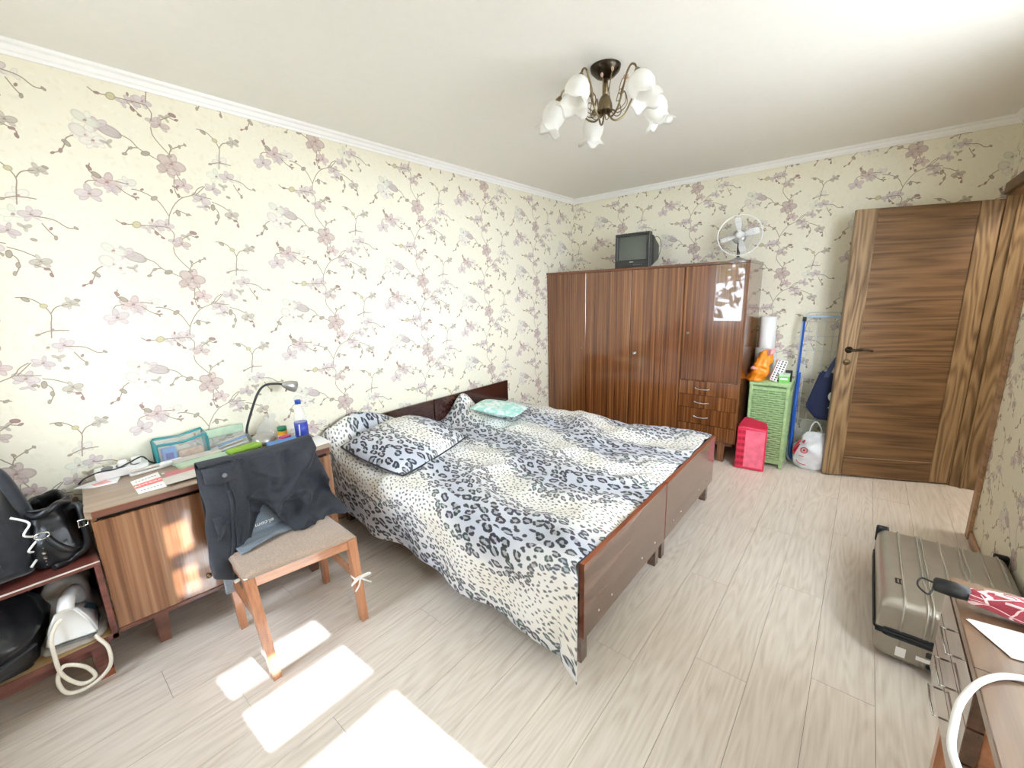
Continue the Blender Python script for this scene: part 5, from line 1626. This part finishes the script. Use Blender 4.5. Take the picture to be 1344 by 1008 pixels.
HB = thing('handbag', 'slouchy black leather handbag with metal buckle on the shelf unit', 'handbag', (0.25, -4.425, 0.526))
bm = nb()
loft(bm, [(0, 0, 0, 0.11, 0.06, 3), (0, 0, 0.03, 0.135, 0.075, 3), (0, 0, 0.1, 0.13, 0.074, 2.8), (0.0, 0, 0.17, 0.1, 0.06, 2.6), (0.0, 0.0, 0.21, 0.095, 0.056, 2.6), (0.0, 0.0, 0.235, 0.1, 0.062, 2.6), (0.0, 0.0, 0.232, 0.088, 0.05, 2.6), (0, 0, 0.17, 0.08, 0.045, 2.6)], 72, 0.014, 12, 4, sub=5, ridge=0.014, rf=9)
obj('bag_body', bm, M['black_leather'], HB)
obj('collar_roll', tb(cat([(0.1 * math.cos(a), 0.06 * math.sin(a), 0.225 + 0.014 * math.sin(3 * a)) for a in [2 * PI * i / 10 for i in range(10)]], 4, True), 0.013, 8, True), M['black_leather'], HB)
obj('shoulder_strap', tb(cat([(0.06, 0.05, 0.2), (0.1, 0.085, 0.215), (0.125, 0.087, 0.14), (0.13, 0.08, 0.05), (0.12, 0.03, 0.012), (0.15, -0.02, 0.012)], 6), 0.012, 8), M['black_leather'], HB)
fr = [Vector((0.138, 0.07 + a, 0.15 + b)) for a, b in ((0.0, -0.014), (0.028, -0.012), (0.03, 0.014), (0.002, 0.014))]
obj('buckle', tb(fr, 0.0035, 6, True), M['chrome'], HB)
obj('ring', tb([Vector((0.138, -0.028 + 0.02 * math.cos(a), 0.148 + 0.013 * math.sin(a))) for a in [2 * PI * i / 20 for i in range(20)]], 0.0035, 6, True), M['chrome'], HB)
cm = nb()
for i, z in enumerate((0.12, 0.1, 0.08, 0.06, 0.045, 0.03)):
    bmesh.ops.create_icosphere(cm, subdivisions=1, radius=0.0075 if i in (2, 3) else 0.004, matrix=Matrix.Translation((0.142, -0.034, z)))
obj('charm_chain', cm, M['chrome'], HB)
obj('front_flap', tb(cat([(0.128, -0.02, 0.14), (0.142, 0.0, 0.1), (0.14, 0.03, 0.06), (0.12, 0.055, 0.05)], 6), 0.012, 8), M['black_leather'], HB)

# ------------------------------------------------------------------ corner by the wardrobe
# tall white rolls of paper behind the hamper
PR = thing('paper_roll', 'tall white paper roll in a wider sleeve behind the green hamper', 'paper roll', (2.058, -0.105, 0))
obj('upper_roll', lt([(0.052, 0.9), (0.064, 0.9), (0.064, 1.262), (0.05, 1.262), (0.05, 1.2), (0.052, 1.2)], 28), M['paper'], PR)
obj('lower_sleeve', lt([(0, 0), (0.082, 0), (0.082, 0.985), (0.064, 0.99), (0, 0.99)], 28), M['white_film'], PR)

HM_ = thing('wicker_hamper', 'tall green wicker laundry hamper beside the wardrobe', 'hamper', (2.157, -0.305, 0))
hx, hy, hz = 0.133, 0.105, 0.732
fr_ = nb()
for sx in (-1, 1):
    for sy in (-1, 1):
        box(fr_, sx * hx - 0.012, sx * hx + 0.012, sy * hy - 0.012, sy * hy + 0.012, 0, hz - 0.012, 0.003)
for z in (0.05, hz - 0.05):
    for sy in (-1, 1):
        box(fr_, -hx, hx, sy * hy - 0.009, sy * hy + 0.009, z - 0.012, z + 0.012)
    for sx in (-1, 1):
        box(fr_, sx * hx - 0.009, sx * hx + 0.009, -hy, hy, z - 0.012, z + 0.012)
obj('frame', fr_, M['wicker'], HM_)
obj('lining', bxm(-hx + 0.008, hx - 0.008, -hy + 0.008, hy - 0.008, 0.04, hz - 0.03), M['wicker_d'], HM_)
wv_ = nb()
zz = 0.068
k = 0
while zz < hz - 0.066:
    for face in range(4):
        L2 = hx if face % 2 == 0 else hy
        D2 = hy if face % 2 == 0 else hx
        P = []
        for i in range(25):
            s = -L2 + 0.012 + (2 * L2 - 0.024) * i / 24
            o_ = 0.006 * math.sin(PI * (i / 24) * (6 if face % 2 == 0 else 5) + PI * k)
            P.append({0: (s, -D2 - o_, zz), 1: (D2 + o_, s, zz), 2: (s, D2 + o_, zz), 3: (-D2 - o_, s, zz)}[face])
        tube(wv_, P, 0.0085, 6)
    zz += 0.0195
    k += 1
o = obj('woven_strands', wv_, M['wicker'], HM_); o['kind'] = 'stuff'
stk = nb()
for i in range(1, 6):
    s = -hx + 2 * hx * i / 6
    tube(stk, [(s, -hy, 0.05), (s, -hy, hz - 0.05)], 0.004, 6)
obj('stakes', stk, M['wicker'], HM_)
ld = nb()
box(ld, -hx - 0.016, hx + 0.016, -hy - 0.016, hy + 0.016, hz - 0.022, hz, 0.005, seg=2)
lid = obj('lid', ld, M['wicker'], HM_)
ls = nb()
for i in range(17):
    y = -hy - 0.008 + (2 * hy + 0.016) * i / 16
    tube(ls, [(-hx - 0.01, y, hz + 0.001), (hx + 0.01, y, hz + 0.001)], 0.005, 5)
o = obj('lid_strands', ls, M['wicker'], lid); o['kind'] = 'stuff'

OB = thing('orange_bag', 'stuffed orange plastic bag leaning on the green hamper lid', 'bag', (2.09, -0.335, 0.735))
bm = nb()
loft(bm, [(-0.05, 0, 0.0, 0.05, 0.05, 2.6), (-0.03, 0, 0.05, 0.06, 0.06, 2.6), (-0.012, 0, 0.12, 0.055, 0.06, 2.4), (0.012, 0.0, 0.19, 0.045, 0.05, 2.2), (0.03, 0, 0.235, 0.025, 0.03, 2)], 60, 0.022, 12, 2, sub=6, ridge=0.014, rf=12)
obj('bag_body', bm, M['orange_bag'], OB)
bm = nb()
loft(bm, [(0.03, -0.01, 0.195, 0.02, 0.03, 2.4), (0.04, -0.01, 0.22, 0.034, 0.035, 2.4), (0.05, -0.01, 0.243, 0.018, 0.02, 2.2)], 22, 0.02, 22, 5)
obj('pink_contents', bm, M['pink'], OB)
bm = nb()
loft(bm, [(-0.055, -0.045, 0.085, 0.02, 0.012, 2.4), (-0.05, -0.055, 0.1, 0.03, 0.014, 2.4), (-0.045, -0.05, 0.115, 0.018, 0.01, 2.4)], 16, 0.01, 30, 6)
obj('pink_print', bm, M['pink'], OB)

OB.scale = (1.12, 1.1, 1.12)
GB = thing('dotted_box', 'white gift box with black and magenta dots tilted on the hamper', 'box', (2.165, -0.33, 0.735), R(12))
GM = Matrix.Rotation(R(16), 4, 'Y')
obj('box_body', bxm(-0.03, 0.04, -0.03, 0.03, 0.008, 0.19, 0.002, GM), M['paper'], GB)
dts = {}
for i in range(3):
    for j in range(9):
        x_ = -0.018 + i * 0.023
        z_ = 0.022 + j * 0.02
        d = bxm(x_ - 0.0055, x_ + 0.0055, -0.0312, -0.03, z_ - 0.006, z_ + 0.006, 0.0, GM)
        obj('dot', d, M['magenta'] if i == 0 and j % 2 == 0 else M['blackdot'], GB)
for i in range(2):
    for j in range(9):
        y_ = -0.014 + i * 0.028
        z_ = 0.022 + j * 0.02
        obj('dot', bxm(0.04, 0.0412, y_ - 0.008, y_ + 0.008, z_ - 0.006, z_ + 0.006, 0.0, GM), M['blackdot'], GB)
GX = thing('green_box', 'small light green box with a white lid edge on the hamper', 'box', (2.25, -0.345, 0.733), R(6))
obj('box_body', bxm(-0.042, 0.035, -0.03, 0.04, 0.0, 0.062, 0.004), M['lt_green'], GX)
obj('box_lid', bxm(-0.043, 0.036, -0.031, 0.041, 0.058, 0.078, 0.003), M['sage'], GX)
obj('side_label', bxm(-0.03, 0.02, -0.0312, -0.03, 0.03, 0.045), M['paper'], GX)
obj('dark_back', bxm(0.0, 0.05, 0.041, 0.055, 0.0, 0.1, 0.002), M['black'], GX)

RB = thing('red_gift_bag', 'glossy red paper bag with pink window on the floor before the hamper', 'bag', (2.082, -0.53, 0), R(6))
RM = Matrix.Rotation(R(-6), 4, 'X')
bm = nb()
box(bm, -0.108, 0.108, -0.05, 0.05, 0.0, 0.36, 0.004, RM)
obj('bag_body', bm, M['red_paper'], RB)
bm = nb()
prism(bm, [(-0.108, 0.36), (0.108, 0.36), (0.095, 0.40), (-0.05, 0.435), (-0.07, 0.43)], -0.006, 0.006, 'y', RM @ Matrix.Translation((0, 0.03, 0)))
obj('folded_top', bm, M['red_dark'], RB)
obj('pink_window', bxm(-0.045, 0.098, -0.0525, -0.05, 0.02, 0.335, 0.0, RM), M['pink_clear'], RB)
for j in range(6):
    for i in range(2):
        obj('printed_square', bxm(-0.104 + i * 0.033, -0.104 + i * 0.033 + 0.029, -0.0522, -0.05, 0.03 + j * 0.054, 0.03 + j * 0.054 + 0.027, 0, RM), M['red_dark'], RB)
obj('top_fold', tb([RM @ Vector((-0.106, -0.05, 0.345)), RM @ Vector((-0.06, -0.052, 0.362)), RM @ Vector((0.1, -0.05, 0.34))], 0.003, 5), M['pink_clear'], RB)

# folded clothes airer
DR = thing('clothes_airer', 'folded blue and white wire clothes airer leaning on the far wall', 'clothes airer', (2.58, -0.10, 0))
def lean(p):
    x_, z = p
    return Vector((x_, -0.035 + 0.055 * (1 - z / 1.28) * -1 + 0.02, z))
def rr_path(x0, x1, z0, z1, r, dy=0.0):
    P = []
    for cx_, cz_, a0 in ((x1 - r, z1 - r, 0), (x0 + r, z1 - r, 90), (x0 + r, z0 + r, 180), (x1 - r, z0 + r, 270)):
        for i in range(7):
            a = R(a0 + 90 * i / 6)
            P.append(lean((cx_ + r * math.cos(a), cz_ + r * math.sin(a))) + Vector((0, dy, 0)))
    return P
obj('outer_frame', tb(rr_path(-0.27, 0.32, 0.012, 1.265, 0.05), 0.010, 8, True), M['pale_blue'], DR)
bf = [(-0.252, 0.80)] + [(-0.252, 0.4), (-0.252, 0.09)] + [(-0.252 + 0.06 - 0.06 * math.cos(R(q)), 0.09 - 0.06 * math.sin(R(q))) for q in (20, 45, 70, 90)] + [(0.0, 0.03), (0.30, 0.03)]
obj('blue_frame', tb([lean(p) + Vector((0, -0.022, 0)) for p in bf], 0.013, 8), M['blue'], DR)
obj('blue_tube', tb([lean((-0.262, 0.2)) + Vector((0, -0.03, 0)), lean((-0.258, 1.24)) + Vector((0, -0.012, 0))], 0.008, 8), M['blue'], DR)
obj('end_cap', lt([(0, -0.02), (0.014, -0.02), (0.014, 0.012), (0, 0.014)], 10, Matrix.Translation(lean((-0.26, 1.25)) + Vector((0, -0.012, 0)))), M['black'], DR)
for i in range(10):
    x_ = -0.225 + i * 0.056
    obj('wire', tb([lean((x_, 0.03)), lean((x_, 1.255))], 0.0028, 5), M['wire'], DR)
for i in range(9):
    z_ = 0.28 + i * 0.118
    obj('cross_wire', tb([lean((-0.265, z_)), lean((0.315, z_))], 0.0028, 5), M['wire'], DR)
obj('top_wire', tb(cat([lean((-0.262, 1.25)), lean((-0.24, 1.292)), lean((-0.18, 1.3)), lean((0.3, 1.305))], 6), 0.004, 6), M['wire'], DR)

# navy tote hanging from the door handle, white carrier below
TT_ = thing('tote_bag', 'navy canvas tote bag hanging behind the open door', 'bag', (2.565, -0.205, 0.43))
q = nb()
poly = [(-0.165, 0.098), (-0.155, 0.085), (-0.085, 0.0), (0.14, 0.0), (0.2, 0.08), (0.15, 0.37), (-0.09, 0.405)]
prism(q, poly, -0.028, 0.012, 'y')
bmesh.ops.bevel(q, geom=q.edges[:], offset=0.01, segments=2, affect='EDGES')
obj('bag_body', q, M['navy'], TT_)
st_ = nb()
for y_ in (-0.03, 0.012):
    P = cat([(-0.045, y_, 0.36), (-0.02, y_, 0.45), (0.02, y_ * 0.5, 0.54), (0.05, y_ * 0.2, 0.585), (0.08, y_ * 0.5, 0.52), (0.1, y_, 0.36)], 6)
    for a, b in zip(P, P[1:]):
        pass
    ring = []
    for p in P:
        ring.append([st_.verts.new(p + Vector((dx, dy, 0.0))) for dx, dy in ((-0.017, -0.0015), (0.017, -0.0015), (0.017, 0.0015), (-0.017, 0.0015))])
    for A, B in zip(ring, ring[1:]):
        for k in range(4):
            st_.faces.new((A[k], A[(k + 1) % 4], B[(k + 1) % 4], B[k]))
obj('strap', st_, M['navy_strap'], TT_)
em = lathe(nb(), [(0, 0), (0.05, 0), (0.05, 0.0015), (0, 0.0016)], 28, Matrix.Translation((0.03, -0.0285, 0.205)) @ Matrix.Rotation(R(90), 4, 'X'))
obj('white_emblem', em, M['white_film'], TT_)
obj('white_print', bxm(-0.012, 0.075, -0.0305, -0.028, 0.105, 0.116), M['paper'], TT_)
obj('white_print', bxm(-0.004, 0.07, -0.0305, -0.028, 0.122, 0.13), M['paper'], TT_)

WB = thing('carrier_bag', 'white plastic carrier bag with red ring logo at the foot of the airer', 'bag', (2.49, -0.245, 0.0))
bm = nb()
loft(bm, [(0.0, 0, 0.0, 0.06, 0.04, 2.4), (0.0, 0, 0.03, 0.115, 0.06, 2.4), (0.0, 0, 0.12, 0.14, 0.062, 2.4), (0.0, 0.0, 0.2, 0.12, 0.055, 2.3), (0.0, 0.01, 0.27, 0.08, 0.03, 2.2), (0.0, 0.02, 0.31, 0.05, 0.015, 2.2)], 72, 0.016, 9, 3, sub=6, ridge=0.014, rf=11)
obj('bag_film', bm, M['white_film'], WB)
obj('bag_handle', tb(cat([(-0.04, 0.01, 0.27), (-0.03, 0.03, 0.36), (0.0, 0.045, 0.40), (0.04, 0.03, 0.35), (0.05, 0.015, 0.27)], 6), 0.006, 6), M['white_film'], WB)
LG = frame_m((-0.052, -0.079, 0.175), (1, 0, 0), (0, 0.1, 1))
obj('ring_logo', tb([LG @ Vector((0.023 * math.cos(a), 0.023 * math.sin(a), 0)) for a in [2 * PI * i / 24 for i in range(24)]], 0.0042, 6, True), M['red_ink'], WB)
obj('ring_logo_dot', lathe(nb(), [(0, 0), (0.009, 0), (0.009, 0.003), (0, 0.003)], 14, LG), M['red_ink'], WB)
for pts in (((-0.13, -0.045, 0.14), (-0.115, -0.06, 0.2), (-0.085, -0.062, 0.255)), ((-0.125, -0.05, 0.12), (-0.10, -0.065, 0.19), (-0.09, -0.065, 0.22)), ((-0.068, -0.068, 0.235), (-0.055, -0.064, 0.26))):
    obj('red_print', tb(cat(pts, 5), 0.007, 6), M['red_ink'], WB)
for pts in (((-0.085, -0.078, 0.125), (-0.05, -0.08, 0.118)), ((-0.1, -0.072, 0.08), (-0.075, -0.075, 0.055), (-0.03, -0.07, 0.045))):
    obj('red_print', tb(cat(pts, 4), 0.003, 6), M['red_ink'], WB)

# ------------------------------------------------------------------ suitcase lying flat
SC_ = thing('suitcase', 'champagne hard-shell suitcase with ribbed lid lying flat on the floor', 'suitcase', (3.105, -2.0, 0.0))
hx_, hy_ = 0.225, 0.335
RIBS = [-0.15, -0.083, -0.067, -0.005, 0.055, 0.072, 0.13, 0.185]
def shell(z0, z1, up_):
    """rounded shell with raised ribs running along y and down over the short ends"""
    xs_ = set(i / 36 for i in range(-36, 37))
    def sx_of(px_):
        return math.copysign(0.74 * min(1, abs(px_) / (hx_ - 0.045)), px_)
    for q_ in RIBS:
        for d_ in (-0.006, -0.0035, -0.002, 0, 0.002, 0.0035, 0.006):
            if abs(q_ + d_) < hx_ - 0.05:
                xs_.add(sx_of(q_ + d_))
            else:
                xs_.add(math.copysign(0.74 + 0.26 * 2 / PI * math.asin(min(1, (abs(q_ + d_) - (hx_ - 0.045)) / 0.045)) if abs(q_ + d_) > hx_ - 0.045 else sx_of(q_ + d_), q_))
    xs_ = sorted(xs_)
    ys_ = [j / 22 for j in range(-22, 23)] + [s * (0.82 + 0.18 * k / 10) for s in (-1, 1) for k in range(1, 10)]
    ys_ = sorted(set(ys_))
    bm = nb()
    grid = []
    for sy in ys_:
        row = []
        for sx in xs_:
            ex = max(0, abs(sx) - 0.74) / 0.26
            ey = max(0, abs(sy) - 0.82) / 0.18
            e = min(1, (ex ** 3 + ey ** 3) ** (1 / 3))
            px_ = math.copysign(min(abs(sx) / 0.74, 1) * (hx_ - 0.045) + 0.045 * math.sin(min(1, ex) * PI / 2), sx)
            py_ = math.copysign(min(abs(sy) / 0.82, 1) * (hy_ - 0.045) + 0.045 * math.sin(min(1, ey) * PI / 2), sy)
            h = z1 - 0.05 * (1 - math.cos(e * PI / 2)) - (z1 - z0 - 0.05) * sst(0.86, 1.0, e)
            g = sum(math.exp(-((px_ - q_) / 0.0036) ** 2) for q_ in RIBS)
            up1 = 0.003 * g * math.cos(min(1, ey) * PI / 2)
            out1 = 0.002 * g * math.sin(min(1, ey) * PI / 2)
            row.append(bm.verts.new((px_, py_ + math.copysign(out1, py_), h + up1)))
        grid.append(row)
    for j in range(len(ys_) - 1):
        for i in range(len(xs_) - 1):
            bm.faces.new((grid[j][i], grid[j][i + 1], grid[j + 1][i + 1], grid[j + 1][i])).smooth = True
    if not up_:
        for v in bm.verts:
            v.co.z = z0 + z1 - v.co.z
        bmesh.ops.reverse_faces(bm, faces=bm.faces)
    return bm
lidS = obj('lid_shell', shell(0.155, 0.282, True), M['suit'], SC_)
for q_ in RIBS:
    P = []
    exq = max(0.0, abs(q_) - (hx_ - 0.045)) / 0.045
    dz = 0.05 * (1 - math.cos(math.asin(min(1, exq))))
    for sy in [-1 + 2 * i / 48 for i in range(49)]:
        ey = max(0, abs(sy) - 0.82) / 0.18
        if ey > 0.86:
            continue
        py_ = math.copysign(min(abs(sy) / 0.82, 1) * (hy_ - 0.045) + 0.045 * math.sin(min(1, ey) * PI / 2), sy)
        h = 0.282 - 0.05 * (1 - math.cos(ey * PI / 2)) - dz
        P.append((q_, py_ + math.copysign(0.004 * math.sin(ey * PI / 2), py_), h + 0.0045 * math.cos(ey * PI / 2)))
    P += [(q_, hy_ + 0.004, 0.2)]
    P = [(q_, -hy_ - 0.004, 0.18), (q_, -hy_ - 0.004, 0.215)] + P
    obj('rib', tb(P, 0.0042, 6), M['suit_rib'], lidS)
basS = obj('base_shell', shell(0.012, 0.13, False), M['suit'], SC_)
def rrect(hx__, hy__, r, z, k=6):
    P = []
    for cx_, cy_, a0 in ((hx__ - r, hy__ - r, 0), (-hx__ + r, hy__ - r, 90), (-hx__ + r, -hy__ + r, 180), (hx__ - r, -hy__ + r, 270)):
        for i in range(k + 1):
            a = R(a0 + 90 * i / k)
            P.append((cx_ + r * math.cos(a), cy_ + r * math.sin(a)))
    return P
obj('zip_band', prism(nb(), rrect(hx_ + 0.001, hy_ + 0.001, 0.05, 0), 0.122, 0.162, 'z'), M['rubber'], SC_)
for z in (0.128, 0.142, 0.157):
    obj('zip_tape', tb([(a, b, z) for a, b in rrect(hx_ + 0.003, hy_ + 0.003, 0.052, 0)], 0.004, 6, True), M['rubber'], SC_)
hl = nb()
tube(hl, cat([(-0.055, -hy_ - 0.002, 0.055), (-0.045, -hy_ - 0.022, 0.06), (0.045, -hy_ - 0.022, 0.06), (0.055, -hy_ - 0.002, 0.055)], 6), 0.010, 8)
obj('carry_handle', hl, M['rubber'], SC_)
lk_ = bxm(-0.07, 0.0, -hy_ - 0.006, -hy_ + 0.002, 0.088, 0.112, 0.003)
obj('lock_plate', lk_, M['rubber'], SC_)
obj('sticker', bxm(-0.155, -0.125, -hy_ - 0.003, -hy_, 0.05, 0.09), M['paper'], SC_)
obj('sticker', bxm(-0.095, -0.02, -hy_ - 0.003, -hy_, 0.064, 0.08), M['paper'], SC_)
bd = obj('badge', bxm(-0.175, -0.148, -0.19, -0.148, 0.281, 0.2835, 0.001), M['rubber'], SC_)
for i in range(2):
    obj('badge_print', bxm(-0.168 + i * 0.011, -0.163 + i * 0.011, -0.183, -0.156, 0.2836, 0.284), M['silver'], bd)
for sx in (-1, 1):
    b = nb()
    box(b, sx * (hx_ - 0.02) - 0.025, sx * (hx_ - 0.02) + 0.025, hy_ - 0.02, hy_ + 0.012, 0.2, 0.284, 0.008, seg=2)
    obj('corner_guard', b, M['rubber'], SC_)
    for z in (0.05, 0.22):
        obj('wheel', lt([(0, -0.012), (0.022, -0.012), (0.022, 0.012), (0, 0.012)], 16, Matrix.Translation((sx * 0.16, hy_ + 0.03, z)) @ Matrix.Rotation(R(90), 4, 'Y')), M['rubber'], SC_)

# ------------------------------------------------------------------ dressing table by the right wall
DTB = thing('dressing_table', 'glossy brown dressing table with shallow drawers against the right wall', 'table', (3.135, -3.24, 0))
tx0, tx1, ty0, ty1 = -0.178, 0.2, -0.345, 0.335
obj('table_top', bxm(tx0 + 0.0, tx1, ty0, ty1, 0.728, 0.75, 0.002), M['dt_top'], DTB)
obj('top_seam', bxm(tx0, tx1, -0.02, -0.018, 0.7495, 0.7503), M['dark'], DTB)
cr_ = nb()
box(cr_, tx0 + 0.025, tx1, -0.062, -0.045, 0.47, 0.728)
box(cr_, tx0 + 0.025, tx1, ty1 - 0.03, ty1 - 0.012, 0.47, 0.728)
box(cr_, tx0 + 0.025, tx1, -0.045, ty1 - 0.03, 0.47, 0.482)
box(cr_, tx1 - 0.012, tx1, -0.045, ty1 - 0.03, 0.482, 0.728)
obj('drawer_case', cr_, M['chair_rail'], DTB)
for i, (z0, z1) in enumerate(((0.47, 0.553), (0.556, 0.64), (0.643, 0.726))):
    d = obj('drawer', bxm(tx0 - 0.002, tx0 + 0.024, -0.066, ty1 - 0.008, z0, z1, 0.001), M['gloss_brown'], DTB)
    zc = (z0 + z1) / 2
    h = nb()
    for yy in (0.09, 0.19):
        tube(h, [(tx0 - 0.002, yy, zc), (tx0 - 0.02, yy, zc)], 0.0022, 8)
    tube(h, [(tx0 - 0.02, 0.088, zc), (tx0 - 0.021, 0.14, zc - 0.002), (tx0 - 0.02, 0.192, zc)], 0.0022, 8)
    obj('handle', h, M['chrome'], d)
for (lx, ly) in ((tx0 + 0.05, ty1 - 0.05), (tx1 - 0.04, ty1 - 0.05), (tx1 - 0.04, ty0 + 0.05), (tx0 + 0.05, -0.09 + 0.05)):
    top_ = 0.47 if ly > -0.06 else 0.728
    obj('leg', prism(nb(), [(lx - 0.016, ly - 0.016), (lx + 0.016, ly - 0.016), (lx + 0.016, ly + 0.016), (lx - 0.016, ly + 0.016)], 0, top_, 'z'), M['chair_wood'], DTB)
obj('knee_panel', bxm(tx0 + 0.1, tx0 + 0.116, ty0 + 0.02, -0.062, 0.4, 0.728), M['chair_rail'], DTB)

UM = thing('umbrella', 'folded red patterned umbrella with black handle on the dressing table', 'umbrella', (3.09, -3.035, 0.781), -R(2))
up_ = [(-0.115, 0, 0), (-0.10, 0, 0.0), (-0.06, 0.0, 0.002), (0.0, 0.002, 0), (0.1, 0.0, 0.0), (0.2, 0.0, 0.0)]
ub = nb()
n = 26
rings = []
for i in range(31):
    s = i / 30
    xx = lerp(-0.118, 0.21, s)
    row = []
    for k in range(n):
        a = 2 * PI * k / n
        r_ = (0.02 + 0.012 * sst(0, 0.35, s)) * (1 + 0.12 * math.sin(5 * a + 7 * s) + 0.05 * noise.noise(Vector((s * 9, a, 1))))
        row.append(ub.verts.new((xx, r_ * math.cos(a), r_ * 0.82 * math.sin(a))))
    rings.append(row)
for A, B in zip(rings, rings[1:]):
    for k in range(n):
        ub.faces.new((A[k], A[(k + 1) % n], B[(k + 1) % n], B[k])).smooth = True
ub.faces.new(rings[0][::-1]); ub.faces.new(rings[-1])
cl_ = obj('folded_cloth', ub, M['umbrella'], UM)
rg = random.Random(9)
for i in range(16):
    s = rg.uniform(0.03, 0.95)
    xx = lerp(-0.11, 0.2, s)
    a0 = rg.uniform(0.3, 2.6)
    rad = (0.02 + 0.012 * sst(0, 0.35, s)) * 1.13
    P = []
    ln, da = rg.choice(((0.03, 0.1), (0.008, 0.8), (0.02, 0.6), (0.045, -0.5)))
    for j in range(7):
        t_ = j / 6
        a = a0 + da * t_ 
        x2 = xx + ln * t_
        rr_ = (0.02 + 0.012 * sst(0, 0.35, (x2 + 0.118) / 0.328)) * (1 + 0.12 * math.sin(5 * a + 7 * (x2 + 0.118) / 0.328)) + 0.0012
        P.append((x2, rr_ * math.cos(a), rr_ * 0.82 * math.sin(a)))
    obj('white_print', tb(P, rg.choice((0.0014, 0.002, 0.003)), 5), M['pale_pink'] , cl_)
obj('handle', lt([(0, 0), (0.012, 0), (0.017, 0.006), (0.019, 0.03), (0.017, 0.062), (0.011, 0.066), (0, 0.066)], 18, Matrix.Translation((-0.112, 0, 0.002)) @ Matrix.Rotation(R(-90), 4, 'Y')), M['rubber'], UM)
obj('wrist_loop', tb(cat([(-0.175, 0.0, 0.004), (-0.198, 0.012, 0.0), (-0.205, -0.012, -0.008), (-0.19, -0.034, -0.012), (-0.182, -0.03, -0.008), (-0.176, -0.004, 0.0)], 6), 0.0022, 6), M['rubber'], UM)
pq = [(2.966, -3.093), (3.02, -3.185), (3.15, -3.165), (3.2, -3.09), (3.05, -3.082)]
pp = thing('letter_sheet', 'white sheet of paper on the dressing table beside the umbrella', 'paper', (3.07, -3.12, 0.7505))
obj('upper_sheet', prism(nb(), [(a - 3.07, b + 3.12) for a, b in pq], 0.0014, 0.0026), M['paper'], pp)
obj('lower_sheet', prism(nb(), [(a - 3.066, b + 3.127) for a, b in pq], 0.0, 0.0012), M['paper'], pp)
wc = obj('white_cable', tb(cat([(3.3, -3.20, 0.757), (3.12, -3.235, 0.757), (3.02, -3.25, 0.757), (2.965, -3.30, 0.757), (2.925, -3.385, 0.757), (2.908, -3.455, 0.752), (2.903, -3.50, 0.742), (2.915, -3.535, 0.725)], 8), 0.0062, 8), M['white_plastic'])
tag(wc, 'thick white cable curling over the front edge of the dressing table', 'cable')

# curtain at the wide window
CU = thing('curtain', 'pinkish curtain gathered at the left of the wide window', 'curtain', (0.40, BK + 0.2, 0.9))
def cuf(u, v):
    x_ = lerp(-0.13, 0.13, u)
    return (x_, 0.03 * math.sin(u * 38) + 0.01 * math.sin(u * 90), lerp(-0.3, 1.55, v))
sheet('cloth_folds', cuf, 90, 6, M['curtain'], CU, 0.002)
obj('rod', tb([(-0.15, 0, 1.56), (0.8, 0, 1.56)], 0.012, 10), M['white_metal'], CU)
